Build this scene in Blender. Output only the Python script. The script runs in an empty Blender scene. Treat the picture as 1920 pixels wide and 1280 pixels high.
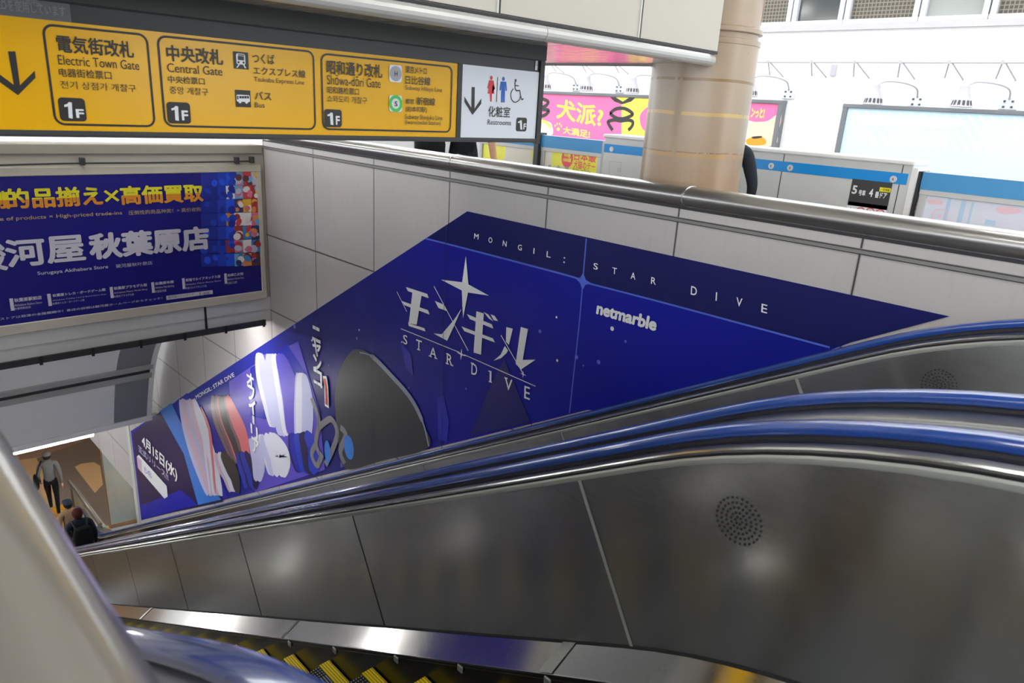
import bpy, math, random
from mathutils import Matrix, Vector
random.seed(7)
PI = math.pi
# ------------------------------------------------------------------ camera, sky, exposure
SC = bpy.context.scene
COL = SC.collection
YAW, PITCH, ROLL, FPX = 0.78580, 0.314628, 0.060166, 1359.16
_f = Vector((math.sin(YAW)*math.cos(PITCH), math.cos(YAW)*math.cos(PITCH), -math.sin(PITCH)))
_r0 = Vector((math.cos(YAW), -math.sin(YAW), 0)); _u0 = _r0.cross(_f)
_r = _r0*math.cos(ROLL) + _u0*math.sin(ROLL)
_u = -_r0*math.sin(ROLL) + _u0*math.cos(ROLL)
cd = bpy.data.cameras.new('camera'); cam = bpy.data.objects.new('camera', cd); COL.objects.link(cam)
cd.sensor_width = 36.0; cd.lens = 36.0*FPX/1920.0; cd.clip_start = 0.02; cd.clip_end = 300
cam.matrix_world = Matrix(((_r.x, _u.x, -_f.x, 0), (_r.y, _u.y, -_f.y, 0), (_r.z, _u.z, -_f.z, 0), (0, 0, 0, 1)))
cd.dof.use_dof = True; cd.dof.focus_distance = 4.2; cd.dof.aperture_fstop = 4.5
SC.camera = cam
W = bpy.data.worlds.new('sky'); SC.world = W; W.use_nodes = True
bg = W.node_tree.nodes['Background']; bg.inputs[0].default_value = (0.93, 0.97, 1.0, 1); bg.inputs[1].default_value = 4.6
SC.view_settings.view_transform = 'Standard'; SC.view_settings.look = 'None'
SC.view_settings.exposure = 0.0; SC.view_settings.gamma = 1.0; SC.view_settings.use_curve_mapping = False
LAMP = 52.0        # radiance of the fluorescent tubes

def ray(u, v):
    return _r*((u-960)/FPX) + _u*(-(v-640)/FPX) + _f
def onx(u, v, x): d = ray(u, v); return d*(x/d.x)
def ony(u, v, y): d = ray(u, v); return d*(y/d.y)
def onz(u, v, z): d = ray(u, v); return d*(z/d.z)

# ------------------------------------------------------------------ materials
def S(c):      # sRGB 0-255 -> linear
    return tuple((x/255/12.92 if x/255 <= .04045 else ((x/255+.055)/1.055)**2.4) for x in c) + (1,)
class NT:
    def __init__(s, name):
        s.m = bpy.data.materials.new(name); s.m.use_nodes = True
        s.t = s.m.node_tree; s.b = s.t.nodes['Principled BSDF']
    def n(s, typ, **k):
        x = s.t.nodes.new(typ)
        for a, v in k.items(): setattr(x, a, v)
        return x
    def l(s, a, b): s.t.links.new(a, b)
    def math(s, op, a, b=None, c=None):
        x = s.n('ShaderNodeMath', operation=op)
        for i, v in enumerate((a, b, c)):
            if v is None: continue
            if isinstance(v, (int, float)): x.inputs[i].default_value = v
            else: s.l(v, x.inputs[i])
        return x.outputs[0]
    def mix(s, f, a, b):
        x = s.n('ShaderNodeMix', data_type='RGBA')
        for i, v in ((0, f), (6, a), (7, b)):
            if isinstance(v, (int, float)): x.inputs[i].default_value = v
            elif isinstance(v, tuple): x.inputs[i].default_value = v
            else: s.l(v, x.inputs[i])
        return x.outputs[2]
    def noise(s, vec, scale, detail=3, rough=.5):
        x = s.n('ShaderNodeTexNoise'); x.inputs['Scale'].default_value = scale; x.inputs['Detail'].default_value = detail; x.inputs['Roughness'].default_value = rough
        if vec is not None: s.l(vec, x.inputs['Vector'])
        return x.outputs[0]
    def pos(s): return s.n('ShaderNodeNewGeometry').outputs['Position']
    def obj(s): return s.n('ShaderNodeTexCoord').outputs['Object']
    def sep(s, v):
        x = s.n('ShaderNodeSeparateXYZ'); s.l(v, x.inputs[0]); return x.outputs
    def scale(s, v, sc):
        x = s.n('ShaderNodeVectorMath', operation='MULTIPLY'); s.l(v, x.inputs[0]); x.inputs[1].default_value = sc; return x.outputs[0]
    def ramp(s, f, stops):
        x = s.n('ShaderNodeValToRGB'); e = x.color_ramp.elements
        while len(e) < len(stops): e.new(.5)
        for el, (p, c) in zip(e, stops): el.position = p; el.color = c
        s.l(f, x.inputs[0]); return x.outputs[0]
    def bump(s, h, st=.2, d=.01):
        x = s.n('ShaderNodeBump'); x.inputs['Strength'].default_value = st; x.inputs['Distance'].default_value = d
        s.l(h, x.inputs['Height']); s.l(x.outputs[0], s.b.inputs['Normal'])
    def col(s, v):
        if isinstance(v, tuple): s.b.inputs['Base Color'].default_value = v
        else: s.l(v, s.b.inputs['Base Color'])
        return s
    def p(s, rough=None, metal=None, spec=None, coat=None):
        if rough is not None: s.b.inputs['Roughness'].default_value = rough
        if metal is not None: s.b.inputs['Metallic'].default_value = metal
        if spec is not None: s.b.inputs['Specular IOR Level'].default_value = spec
        if coat is not None: s.b.inputs['Coat Weight'].default_value = coat; s.b.inputs['Coat Roughness'].default_value = .08
        return s
M = {}
def plain(name, c, rough=.5, metal=0, spec=.5, grain=.04, gscale=9):
    t = NT(name); t.p(rough, metal, spec)
    c = S(c) if max(c) > 1.001 else c
    if grain:
        f = t.noise(t.pos(), gscale, 4)
        t.col(t.mix(f, tuple(x*(1-grain*2) for x in c[:3])+(1,), tuple(min(1, x*(1+grain*2)) for x in c[:3])+(1,)))
    else: t.col(c)
    M[name] = t.m; return t
def emit(name, c, st):
    t = NT(name); t.col((.8, .8, .8, 1)); t.b.inputs['Emission Color'].default_value = c; t.b.inputs['Emission Strength'].default_value = st
    M[name] = t.m
def ink(name, c, rough=.35, spec=.4): return plain(name, c, rough, 0, spec, grain=0)
def steel(name, c, rough, aniso=0, rot=0, streak=(2, 60, 60), amt=.08, bands=0):
    t = NT(name); t.p(rough, 1.0)
    g = t.noise(t.scale(t.pos(), streak), 3, 4, .6)
    base = t.mix(g, tuple(x*(1-amt) for x in c)+(1,), tuple(min(1, x*(1+amt)) for x in c)+(1,))
    big = t.noise(t.pos(), 1.7, 3)
    t.col(t.mix(t.math('MULTIPLY', big, .25), base, tuple(x*.8 for x in c)+(1,)))
    t.l(t.math('MULTIPLY_ADD', g, .10, rough-.05), t.b.inputs['Roughness'])
    if aniso:
        t.b.inputs['Anisotropic'].default_value = aniso; t.b.inputs['Anisotropic Rotation'].default_value = rot
        tg = t.n('ShaderNodeTangent', direction_type='UV_MAP', uv_map='UVMap'); t.l(tg.outputs[0], t.b.inputs['Tangent'])
    M[name] = t.m; return t
def near(t, val, lv, w):   # mask: |val-lv|<w
    return t.math('LESS_THAN', t.math('ABSOLUTE', t.math('SUBTRACT', val, lv)), w)

def wall_mat():
    t = NT('wall_panel'); t.p(.32, 0, .5)
    P = t.pos(); x, y, z = t.sep(P)
    g = t.noise(P, 1.3, 4); fine = t.noise(t.scale(P, (6, 6, 1.2)), 5, 5, .65)
    c = t.mix(g, S((176, 173, 174)), S((194, 190, 188)))
    c = t.mix(t.math('MULTIPLY', t.math('SUBTRACT', fine, .52), 1.1), c, S((165, 158, 150)))
    fy = t.math('FRACT', t.math('ADD', y, 50.25))           # seams at y = k + 0.25
    m = near(t, fy, .5, .0045)
    m2 = near(t, fy, .5, .010)
    for lv in (-1.45, -2.28, -3.11, -3.95, -4.8, -5.65, -6.5):
        m = t.math('MAXIMUM', m, near(t, z, lv, .005)); m2 = t.math('MAXIMUM', m2, near(t, z, lv, .011))
    c = t.mix(t.math('MULTIPLY', m2, .35), c, S((120, 118, 118)))
    c = t.mix(m, c, S((62, 60, 60)))
    t.col(c); t.bump(t.math('SUBTRACT', 1, m), .5, .004)
    M['wall_panel'] = t.m
wall_mat()
steel('steel_panel', (.60, .605, .61), .21, .93, 0.25, (4, 4, 90), .08)
t = steel('steel_cap', (.39, .383, .37), .40, 0, 0.0, (60, 2, 60), .06); t.p(coat=1.0)
steel('steel_deck', (.60, .595, .57), .33, 0, 0.0, (60, 3, 60), .05)
steel('steel_ledge', (.78, .78, .77), .12, 0, 0, (60, 4, 60), .05)
steel('steel_bright', (.86, .87, .86), .22, 0, 0, (40, 4, 40), .03)
steel('steel_dark', (.06, .06, .063), .25, 0, 0, (40, 4, 40), .15)
plain('joint_white', (176, 180, 176), .35, .3)
plain('trim_white', (205, 208, 204), .35, 0, .5)
plain('gap_dark', (38, 36, 42), .6)
t = plain('handrail_blue', (22, 66, 150), .26, 0, .6, .10, 14); t.p(coat=1.0)
plain('black_rubber', (24, 25, 26), .6)
plain('sign_dark', (54, 56, 58), .42, 0, .45, .03)
plain('sign_black', (26, 28, 28), .4)
for n, c in dict(ink_black=(38, 36, 36), ink_white=(226, 230, 236), ink_red=(205, 45, 60), ink_blue=(24, 92, 190), ink_green=(62, 190, 84), ink_grey=(160, 164, 170), ink_sticker=(92, 94, 100), ink_sticker_text=(128, 130, 136)).items(): ink(n, c)
ink('sign_yellow', (226, 172, 0), .2, .3)
ink('sign_white', (222, 228, 240), .17, .5)
plain('frame_cream', (205, 200, 186), .4)
t = plain('soffit_cream', (186, 182, 172), .13, 0, .35, .02); t.bump(t.noise(t.scale(t.pos(), (9, 3, 1)), 2.2, 3), .35, .01)
plain('tube_grey', (196, 196, 194), .28, .2, .5)
plain('panel_cream', (190, 186, 175), .35, 0, .5, .02, 2)
plain('gate_grey', (196, 198, 198), .4, 0, .5, .02)
plain('gate_top', (225, 226, 226), .35)
ink('band_blue', (20, 134, 208), .3)
ink('band_blue_dull', (66, 142, 196), .4)
plain('floor_grey', (150, 147, 142), .35, 0, .5, .08, 3)
plain('canopy_white', (72, 72, 70), .7)
plain('lamp_shell', (205, 206, 204), .6)
plain('vault_seam', (150, 152, 150), .5)
plain('ground_grey', (120, 116, 110), .9, 0, .2, .15, 6)
plain('facade_white', (236, 236, 234), .8, 0, .2, .015, 1)
plain('facade_line', (168, 164, 172), .6)
plain('board_frame', (104, 107, 112), .5)
plain('groove_grey', (126, 124, 124), .4)
plain('frame_alu', (200, 203, 208), .4, .3)
plain('concourse_grey', (150, 158, 150), .2, 0, .6, .10, 1.5)
plain('ledge_cream', (160, 154, 142), .45)
plain('vault_grey', (214, 215, 215), .5, 0, .4, .02)
plain('vault_dark', (120, 122, 126), .5, 0, .4, .02)
plain('wood_edge', (140, 98, 60), .5)
plain('tactile_yellow', (222, 160, 20), .6)
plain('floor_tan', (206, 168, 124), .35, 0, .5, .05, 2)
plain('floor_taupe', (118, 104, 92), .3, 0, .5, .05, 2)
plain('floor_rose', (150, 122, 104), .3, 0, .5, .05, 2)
emit('lamp_white', (1, .97, .92, 1), LAMP)
emit('lamp_lower', (1, .98, .94, 1), 85.0)
emit('lamp_warm', (1, .90, .77, 1), 22.0)

def pillar_mat():
    t = NT('pillar_paint'); t.p(.3, 0, .5)
    P = t.pos(); x, y, z = t.sep(P)
    v = t.scale(P, (3, 3, .5)); streak = t.noise(v, 4, 6, .65); big = t.noise(P, 2.2, 4)
    c = t.mix(big, S((160, 141, 120)), S((174, 158, 139)))
    low = t.n('ShaderNodeMapRange'); low.inputs[1].default_value = .1; low.inputs[2].default_value = -.5; t.l(z, low.inputs[0])
    c = t.mix(t.math('MULTIPLY', low.outputs[0], t.math('MULTIPLY', streak, .95)), c, S((140, 96, 46)))
    spots = t.math('GREATER_THAN', t.noise(P, 16, 2), .74)
    c = t.mix(t.math('MULTIPLY', spots, .6), c, S((112, 84, 56)))
    for lv, w, cc, a in ((.20, .008, (130, 100, 62), .75), (.012, .010, (204, 172, 106), .8), (-.222, .012, (178, 142, 84), .75), (-.205, .004, (120, 92, 60), .6)):
        n = t.math('MULTIPLY', near(t, t.math('ADD', z, t.math('MULTIPLY', t.math('SUBTRACT', big, .5), .03)), lv, w), t.math('GREATER_THAN', streak, .43))
        c = t.mix(t.math('MULTIPLY', n, a), c, S(cc))
    t.col(c); t.bump(t.noise(P, 30, 3), .12, .004); M['pillar_paint'] = t.m
pillar_mat()

def tread_mat():
    t = NT('tread_grooves'); t.p(.4, .7)
    x, y, z = t.sep(t.obj())
    fx = t.math('FRACT', t.math('MULTIPLY', x, 75.0)); rid = t.math('GREATER_THAN', fx, .5)
    fy = t.math('FRACT', t.math('MULTIPLY', y, 60.0)); frontband = t.math('GREATER_THAN', y, -.075)
    dots = t.math('MULTIPLY', rid, t.math('GREATER_THAN', fy, .5))
    pat = t.mix(frontband, rid, dots)
    t.col(t.mix(pat, S((24, 24, 26)), S((150, 152, 158)))); M['tread_grooves'] = t.m
    t = NT('strip_yellow'); t.p(.45, 0)
    x, y, z = t.sep(t.obj())
    rid = t.math('GREATER_THAN', t.math('FRACT', t.math('MULTIPLY', x, 75.0)), .28)
    t.col(t.mix(rid, S((150, 120, 10)), S((244, 218, 22)))); M['strip_yellow'] = t.m
    t = NT('riser_cleats'); t.p(.5, .6)
    x, y, z = t.sep(t.obj())
    rid = t.math('GREATER_THAN', t.math('FRACT', t.math('MULTIPLY', x, 75.0)), .5)
    t.col(t.mix(rid, S((12, 12, 13)), S((52, 53, 56)))); M['riser_cleats'] = t.m
tread_mat()

# ------------------------------------------------------------------ mesh helpers
class MB:
    def __init__(s): s.v = []; s.f = []; s.mi = []; s.uv = {}; s.mats = []
    def mat(s, m):
        if m not in s.mats: s.mats.append(m)
        return s.mats.index(m)
    def add(s, vs, fs, m):
        o = len(s.v); s.v += [tuple(p) for p in vs]; k = s.mat(m)
        for f in fs: s.f.append(tuple(i+o for i in f)); s.mi.append(k)
    def box(s, a, b, m):
        (x0, y0, z0), (x1, y1, z1) = a, b
        s.add([(x0,y0,z0),(x1,y0,z0),(x1,y1,z0),(x0,y1,z0),(x0,y0,z1),(x1,y0,z1),(x1,y1,z1),(x0,y1,z1)],
              [(3,2,1,0),(4,5,6,7),(0,1,5,4),(1,2,6,5),(2,3,7,6),(3,0,4,7)], m)
    def cbox(s, a, b, m, c=.006):      # box with chamfered edges along the longest look: vertical + top edges
        (x0, y0, z0), (x1, y1, z1) = a, b
        r = [(x0+c,y0),(x1-c,y0),(x1,y0+c),(x1,y1-c),(x1-c,y1),(x0+c,y1),(x0,y1-c),(x0,y0+c)]
        q = [(min(max(x, x0+c), x1-c), min(max(y, y0+c), y1-c)) for x, y in r]
        vs = [(x,y,z0+c) for x,y in r] + [(x,y,z1-c) for x,y in r] + [(x,y,z0) for x,y in q] + [(x,y,z1) for x,y in q]
        fs = [(i,(i+1)%8,8+(i+1)%8,8+i) for i in range(8)] + [(16+i,16+(i+1)%8,(i+1)%8,i) for i in range(8)] + [(8+i,8+(i+1)%8,24+(i+1)%8,24+i) for i in range(8)]
        fs += [tuple(range(16,24))[::-1], tuple(range(24,32))]
        s.add(vs, fs, m)
    def tube(s, path, r, m, n=10, cap=True):
        path = [Vector(p) for p in path]; rings = []
        for i, p in enumerate(path):
            d = (path[min(i+1, len(path)-1)] - path[max(i-1, 0)]).normalized()
            a = d.cross(Vector((0, 0, 1)));
            if a.length < .05: a = d.cross(Vector((1, 0, 0)))
            a.normalize(); b = a.cross(d)
            rr = r[i] if isinstance(r, (list, tuple)) else r
            rings.append([p + a*math.cos(2*PI*k/n)*rr + b*math.sin(2*PI*k/n)*rr for k in range(n)])
        vs = [q for g in rings for q in g]; fs = []
        for i in range(len(rings)-1):
            for k in range(n): fs.append((i*n+k, i*n+(k+1)%n, (i+1)*n+(k+1)%n, (i+1)*n+k))
        if cap: fs += [tuple(range(n))[::-1], tuple(range((len(rings)-1)*n, len(rings)*n))]
        s.add(vs, fs, m)
    def lathe(s, prof, c, m, n=24, axis='z'):
        vs = []; fs = []
        for r, h in prof:
            for k in range(n):
                a = 2*PI*k/n
                q = (r*math.cos(a), r*math.sin(a), h)
                if axis == 'x': q = (h, q[0], q[1])
                if axis == 'y': q = (q[0], h, q[1])
                vs.append((c[0]+q[0], c[1]+q[1], c[2]+q[2]))
        for i in range(len(prof)-1):
            for k in range(n): fs.append((i*n+k, i*n+(k+1)%n, (i+1)*n+(k+1)%n, (i+1)*n+k))
        fs += [tuple(range(n))[::-1], tuple(range((len(prof)-1)*n, len(prof)*n))]
        s.add(vs, fs, m)
    def sweep(s, path, sec, x0, m, closed=False):
        """section points (dx, n) carried along a path of (y, z) in a plane x = const; UV u runs along the path"""
        o = len(s.v); k = s.mat(m); N = len(sec); L = 0; us = []
        for i, (y, z) in enumerate(path):
            a = path[max(i-1, 0)]; b = path[min(i+1, len(path)-1)]
            ty, tz = b[0]-a[0], b[1]-a[1]; l = math.hypot(ty, tz) or 1; ny, nz = -tz/l, ty/l
            if i: L += math.hypot(y-path[i-1][0], z-path[i-1][1])
            us.append(L)
            for dx, n in sec: s.v.append((x0+dx, y+ny*n, z+nz*n))
        vv = [0]
        for j in range(1, N+1): q = sec[j % N]; p_ = sec[j-1]; vv.append(vv[-1]+math.hypot(q[0]-p_[0], q[1]-p_[1]))
        for i in range(len(path)-1):
            for j in range(N if closed else N-1):
                j2 = (j+1) % N
                s.uv[len(s.f)] = [(us[i], vv[j]), (us[i], vv[j+1]), (us[i+1], vv[j+1]), (us[i+1], vv[j])]
                s.f.append((o+i*N+j, o+i*N+j2, o+(i+1)*N+j2, o+(i+1)*N+j)); s.mi.append(k)
        if closed:
            s.f.append(tuple(o+j for j in range(N))); s.mi.append(k)
            s.f.append(tuple(o+(len(path)-1)*N+j for j in range(N))[::-1]); s.mi.append(k)
    def build(s, name, parent=None, smooth=False, loc=None):
        me = bpy.data.meshes.new(name); me.from_pydata(s.v, [], s.f)
        for m in s.mats: me.materials.append(M[m])
        me.polygons.foreach_set('material_index', s.mi)
        if s.uv:
            uv = me.uv_layers.new(name='UVMap')
            for p in me.polygons:
                q = s.uv.get(p.index)
                if q:
                    for li, c in zip(p.loop_indices, q): uv.data[li].uv = c
        if smooth:
            me.polygons.foreach_set('use_smooth', [True]*len(me.polygons))
            if smooth == 'auto': me.set_sharp_from_angle(angle=math.radians(35))
        me.validate(); me.update()
        o = bpy.data.objects.new(name, me); COL.objects.link(o)
        if loc is not None: o.location = loc
        if parent is not None: adopt(o, parent)
        return o
INV = {}
def adopt(o, parent):
    o.parent = parent
    o.matrix_parent_inverse = INV.get(parent.name, Matrix.Identity(4))
def empty(name, loc, label, cat, group=None):
    o = bpy.data.objects.new(name, None); COL.objects.link(o); o.location = loc
    o.empty_display_size = .1
    INV[o.name] = Matrix.Translation(-Vector(loc))
    return tag(o, label, cat, group)
def tag(o, label=None, cat=None, group=None, kind=None):
    if label: o['label'] = label
    if cat: o['category'] = cat
    if group: o['group'] = group
    if kind: o['kind'] = kind
    return o
def struct(mb, name, **k): return tag(mb.build(name, **k), kind='structure')

# ------------------------------------------------------------------ flat printing on panels
_tc = bpy.data.curves.new('type', 'FONT'); _to = bpy.data.objects.new('type', _tc); COL.objects.link(_to)
_gc = {}
def glyphs(txt, bold=0.0):
    """outline of a line of type, scaled to a unit box; bold type is struck several times, a hair apart"""
    if txt not in _gc:
        _tc.body = txt; _tc.size = 1; _tc.resolution_u = 3; _tc.fill_mode = 'FRONT'
        bpy.context.view_layer.update()
        me = bpy.data.meshes.new_from_object(_to.evaluated_get(bpy.context.evaluated_depsgraph_get()))
        _gc[txt] = ([(p.co.x, p.co.y) for p in me.vertices], [tuple(p.vertices) for p in me.polygons]); bpy.data.meshes.remove(me)
    v, f = _gc[txt]
    sh = [(0, 0)] if bold < .006 else [(0, 0)]+[(bold*math.cos(a), bold*math.sin(a)) for a in [PI/4+PI/2*k for k in range(4)]]
    if bold > .02: sh += [(bold*math.cos(a), bold*math.sin(a)) for a in [PI/2*k for k in range(4)]]
    xs = [a for a, b in v]; ys = [b for a, b in v]; e = bold if len(sh) > 1 else 0
    x0, x1, y0, y1 = min(xs)-e, max(xs)+e, min(ys)-e, max(ys)+e
    return [[((a+dx-x0)/(x1-x0 or 1), (b+dy-y0)/(y1-y0 or 1)) for a, b in v] for dx, dy in sh], f
class Print:
    """flat ink on a plane: axis 'x' = plane x=d seen from -x (u = -y), axis 'y' = plane y=d seen from -y (u = x)"""
    def __init__(s, axis, d, sc=1.0, ox=0, oy=0): s.ax, s.d, s.mb = axis, d, MB(); s.sc, s.ox, s.oy = sc, ox, oy; s.k = 0
    def view(s, sc, ox, oy): s.sc, s.ox, s.oy = sc, ox, oy
    def P(s, p):
        u, v = p[0]/s.sc+s.ox, p[1]/s.sc+s.oy
        if s.ax == 'x': q = onx(u, v, s.d); return (-q.y, q.z)
        q = ony(u, v, s.d); return (q.x, q.z)
    def to3(s, uv, lay):
        e = .0012*lay + .00002*s.k
        return (s.d-e, -uv[0], uv[1]) if s.ax == 'x' else (uv[0], s.d-e, uv[1])
    def uvpoly(s, pts, m, lay=1): s.k += 1; s.mb.add([s.to3(p, lay) for p in pts], [tuple(range(len(pts)))], m)
    def poly(s, pts, m, lay=1): s.uvpoly([s.P(p) for p in pts], m, lay)
    def rect(s, lb, rt, m, lay=1):
        a, b = s.P(lb), s.P(rt); s.uvpoly([a, (b[0], a[1]), b, (a[0], b[1])], m, lay)
    def rrpts(s, a, b, r, n=5):
        o = []
        for cx, cy, a0 in ((b[0]-r, b[1]-r, 0), (a[0]+r, b[1]-r, 90), (a[0]+r, a[1]+r, 180), (b[0]-r, a[1]+r, 270)):
            for k in range(n+1):
                t = math.radians(a0+90*k/n); o.append((cx+r*math.cos(t), cy+r*math.sin(t)))
        return o
    def rrect(s, lb, rt, r, m, lay=1): s.uvpoly(s.rrpts(s.P(lb), s.P(rt), r), m, lay)
    def ring(s, outer, inner, m, lay=1):
        s.k += 1; n = len(outer); s.mb.add([s.to3(p, lay) for p in outer+inner], [(i, (i+1)%n, n+(i+1)%n, n+i) for i in range(n)], m)
    def frame(s, lb, rt, r, w, m, lay=1):
        a, b = s.P(lb), s.P(rt)
        s.ring(s.rrpts(a, b, r), s.rrpts((a[0]+w, a[1]+w), (b[0]-w, b[1]-w), max(r-w, .001)), m, lay)
    def ell(s, c, ru, rv, m, lay=1, n=24, rot=0):
        cx, cy = s.P(c); cr, sr = math.cos(rot), math.sin(rot)
        s.uvpoly([(cx+ru*math.cos(2*PI*k/n)*cr-rv*math.sin(2*PI*k/n)*sr, cy+ru*math.cos(2*PI*k/n)*sr+rv*math.sin(2*PI*k/n)*cr) for k in range(n)], m, lay)
    def donut(s, c, r, w, m, lay=1, n=24):
        cx, cy = s.P(c); f = lambda R: [(cx+R*math.cos(2*PI*k/n), cy+R*math.sin(2*PI*k/n)) for k in range(n)]
        s.ring(f(r), f(r-w), m, lay)
    def stroke(s, pts, w, m, lay=1, uv=False):
        q = [Vector(p if uv else s.P(p)) for p in pts]; L = []; R_ = []
        for i, p in enumerate(q):
            d = (q[min(i+1, len(q)-1)]-q[max(i-1, 0)]).normalized(); nrm = Vector((-d.y, d.x))
            ww = w[i] if isinstance(w, (list, tuple)) else w
            L.append(p+nrm*ww/2); R_.append(p-nrm*ww/2)
        s.k += 1; n = len(q); s.mb.add([s.to3(p, lay) for p in L+R_], [(i, i+1, n+i+1, n+i) for i in range(n-1)], m)
    def curve(s, pts, w, m, lay=1, n=6):       # Catmull-Rom through pixel points
        s.stroke(smooth([s.P(p) for p in pts], n), w, m, lay, uv=True)
    def blob(s, pts, m, lay=1, n=6): s.uvpoly(smooth([s.P(p) for p in pts], n, True), m, lay)
    def text3(s, txt, lb, rb, lt, m, lay=2, bold=0.0, uv=False):
        a, b, c = [Vector(q if uv else s.P(q)) for q in (lb, rb, lt)]; G, f = glyphs(txt, bold)
        for g in G:
            s.k += 1; s.mb.add([s.to3(a+(b-a)*x+(c-a)*y, lay) for x, y in g], f, m)
    def text(s, txt, lb, rt, m, lay=2, bold=0.0):
        a, b = s.P(lb), s.P(rt); s.text3(txt, a, (b[0], a[1]), (a[0], b[1]), m, lay, bold, True)
    def build(s, name, parent): return s.mb.build(name, parent)
def smooth(p, n=6, closed=False):
    o = []; N = len(p)
    for i in range(N if closed else N-1):
        g = (lambda k: p[k % N]) if closed else (lambda k: p[min(max(k, 0), N-1)])
        a, b, c, d = g(i-1), g(i), g(i+1), g(i+2)
        for k in range(n):
            t = k/n
            o.append(tuple(.5*(2*b[j]+(c[j]-a[j])*t+(2*a[j]-5*b[j]+4*c[j]-d[j])*t*t+(3*b[j]-a[j]-3*c[j]+d[j])*t**3) for j in range(len(b))))
    if not closed: o.append(tuple(p[-1]))
    return o

# ------------------------------------------------------------------ the setting
XW = 3.5                      # face of the right wall of the escalator well
T30 = math.tan(PI/6); YE, RC = 1.04, 2.64
ZTOP = -1.42; ZBOT = -9.9    # platform floor, lower concourse floor (camera height = 0)
HT = -T30*YE + RC*(1-math.cos(PI/6)); HB = ZBOT + 1.174
YL = -(HB + RC*(1-math.cos(PI/6)))/T30
def h(y):                     # how far an escalator line has dropped at y
    yb = YE - RC/2
    if y <= yb: return HT
    if y < YE: return HT - RC + math.sqrt(RC*RC - (y-yb)**2)
    if y < YL: return -T30*y
    if y < YL+RC/2: return HB + RC - math.sqrt(max(RC*RC - (YL+RC/2-y)**2, 0))
    return HB
YS = [-1.1, -.6] + [YE-RC/2+(RC/2)*i/12 for i in range(13)] + [2+i*1.0 for i in range(12)] + [YL+(RC/2)*i/8 for i in range(9)] + [16.5]
YS = sorted(set(round(v, 4) for v in YS))

mb = MB()                     # right wall: upper stretch, stretch past the poster, and the low piece under the concourse
mb.box((XW, -7, -2.3), (XW+.12, 7.27, -.482), 'wall_panel')
mb.box((XW, 7.27, -10.2), (XW+.12, 13.09, ZTOP-.02), 'wall_panel')
mb.box((XW, -7, -10.2), (XW+.12, 7.27, -2.3), 'wall_panel')
mb.box((XW+.03, 13.09, -7.18), (XW+.15, 16.6, ZTOP-.02), 'wall_panel')
struct(mb, 'wall_right')
mb = MB(); mb.box((XW-.012, 12.93, -8.2), (XW+.05, 13.10, -4.9), 'trim_white'); struct(mb, 'trim_1')
mb = MB(); mb.box((XW+.04, 13.09, -9.35), (XW+.10, 15.21, -7.18), 'concourse_grey')
mb.box((XW+.035, 13.09, -7.2), (XW+.10, 15.24, -7.16), 'trim_white'); mb.box((XW+.03, 15.19, -9.35), (XW+.10, 15.24, -7.16), 'wood_edge'); struct(mb, 'wall_lower')
mb = MB()                     # low sloping kerb that carries the wall on down beyond its corner
mb.add([(XW, 13.09, -10.2), (XW, 16.3, -10.2), (XW, 16.3, -9.63), (XW, 13.09, -7.82), (XW+.12, 13.09, -10.2), (XW+.12, 16.3, -10.2), (XW+.12, 16.3, -9.63), (XW+.12, 13.09, -7.82)],
       [(0,1,2,3),(7,6,5,4),(0,4,5,1),(1,5,6,2),(2,6,7,3),(3,7,4,0)], 'wall_panel')
struct(mb, 'trim_2')
mb = MB(); mb.add([(XW-.005, 13.1, -7.80), (XW-.005, 15.2, -8.99), (XW+.1, 15.2, -8.99), (XW+.1, 13.1, -7.80), (XW-.005, 13.1, -7.74), (XW-.005, 15.2, -8.93), (XW+.1, 15.2, -8.93), (XW+.1, 13.1, -7.74)],
       [(0,1,2,3),(4,7,6,5),(0,4,5,1),(1,5,6,2),(2,6,7,3),(3,7,4,0)], 'wood_edge'); struct(mb, 'trim_3')
mb = MB()                     # aluminium groove line under the coping
mb.box((XW-.004, -7, -.566), (XW+.002, 7.25, -.538), 'groove_grey'); mb.box((XW-.006, -7, -.545), (XW+.0, 7.25, -.541), 'gap_dark'); mb.box((XW-.006, -7, -.566), (XW+.0, 7.25, -.562), 'gap_dark'); mb.box((XW-.003, -7, -.492), (XW+.002, 7.25, -.478), 'gap_dark')
struct(mb, 'trim_4')
mb = MB(); mb.box((-.06, -7, -10.2), (.075, 13.09, -.482), 'wall_panel'); struct(mb, 'wall_left')
# end wall over the stairwell that carries the blue poster
mb = MB()
mb.box((.0, 7.27, -2.26), (XW, 7.45, -.535), 'panel_cream')
mb.cbox((.0, 7.235, -.62), (XW-.02, 7.47, -.53), 'ledge_cream', .008)
mb.box((.0, 7.25, -2.262), (XW, 7.27, -2.128), 'vault_grey')
mb.box((.0, 7.262, -2.215), (XW, 7.268, -2.205), 'gap_dark')
mb.box((.0, 7.258, -2.40), (XW, 7.45, -2.262), 'vault_grey')
for x in (2.78, .9): mb.box((x, 7.246, -2.40), (x+.022, 7.256, -2.128), 'gap_dark')
struct(mb, 'wall_end')
mb = MB(); mb.box((.0, 7.235, -2.435), (3.43, 7.262, -2.375), 'sign_dark')
for i in range(8): mb.box((.45+i*.42, 7.225, -2.45), (.475+i*.42, 7.24, -2.37), 'sign_black')
struct(mb, 'trim_5')
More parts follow.
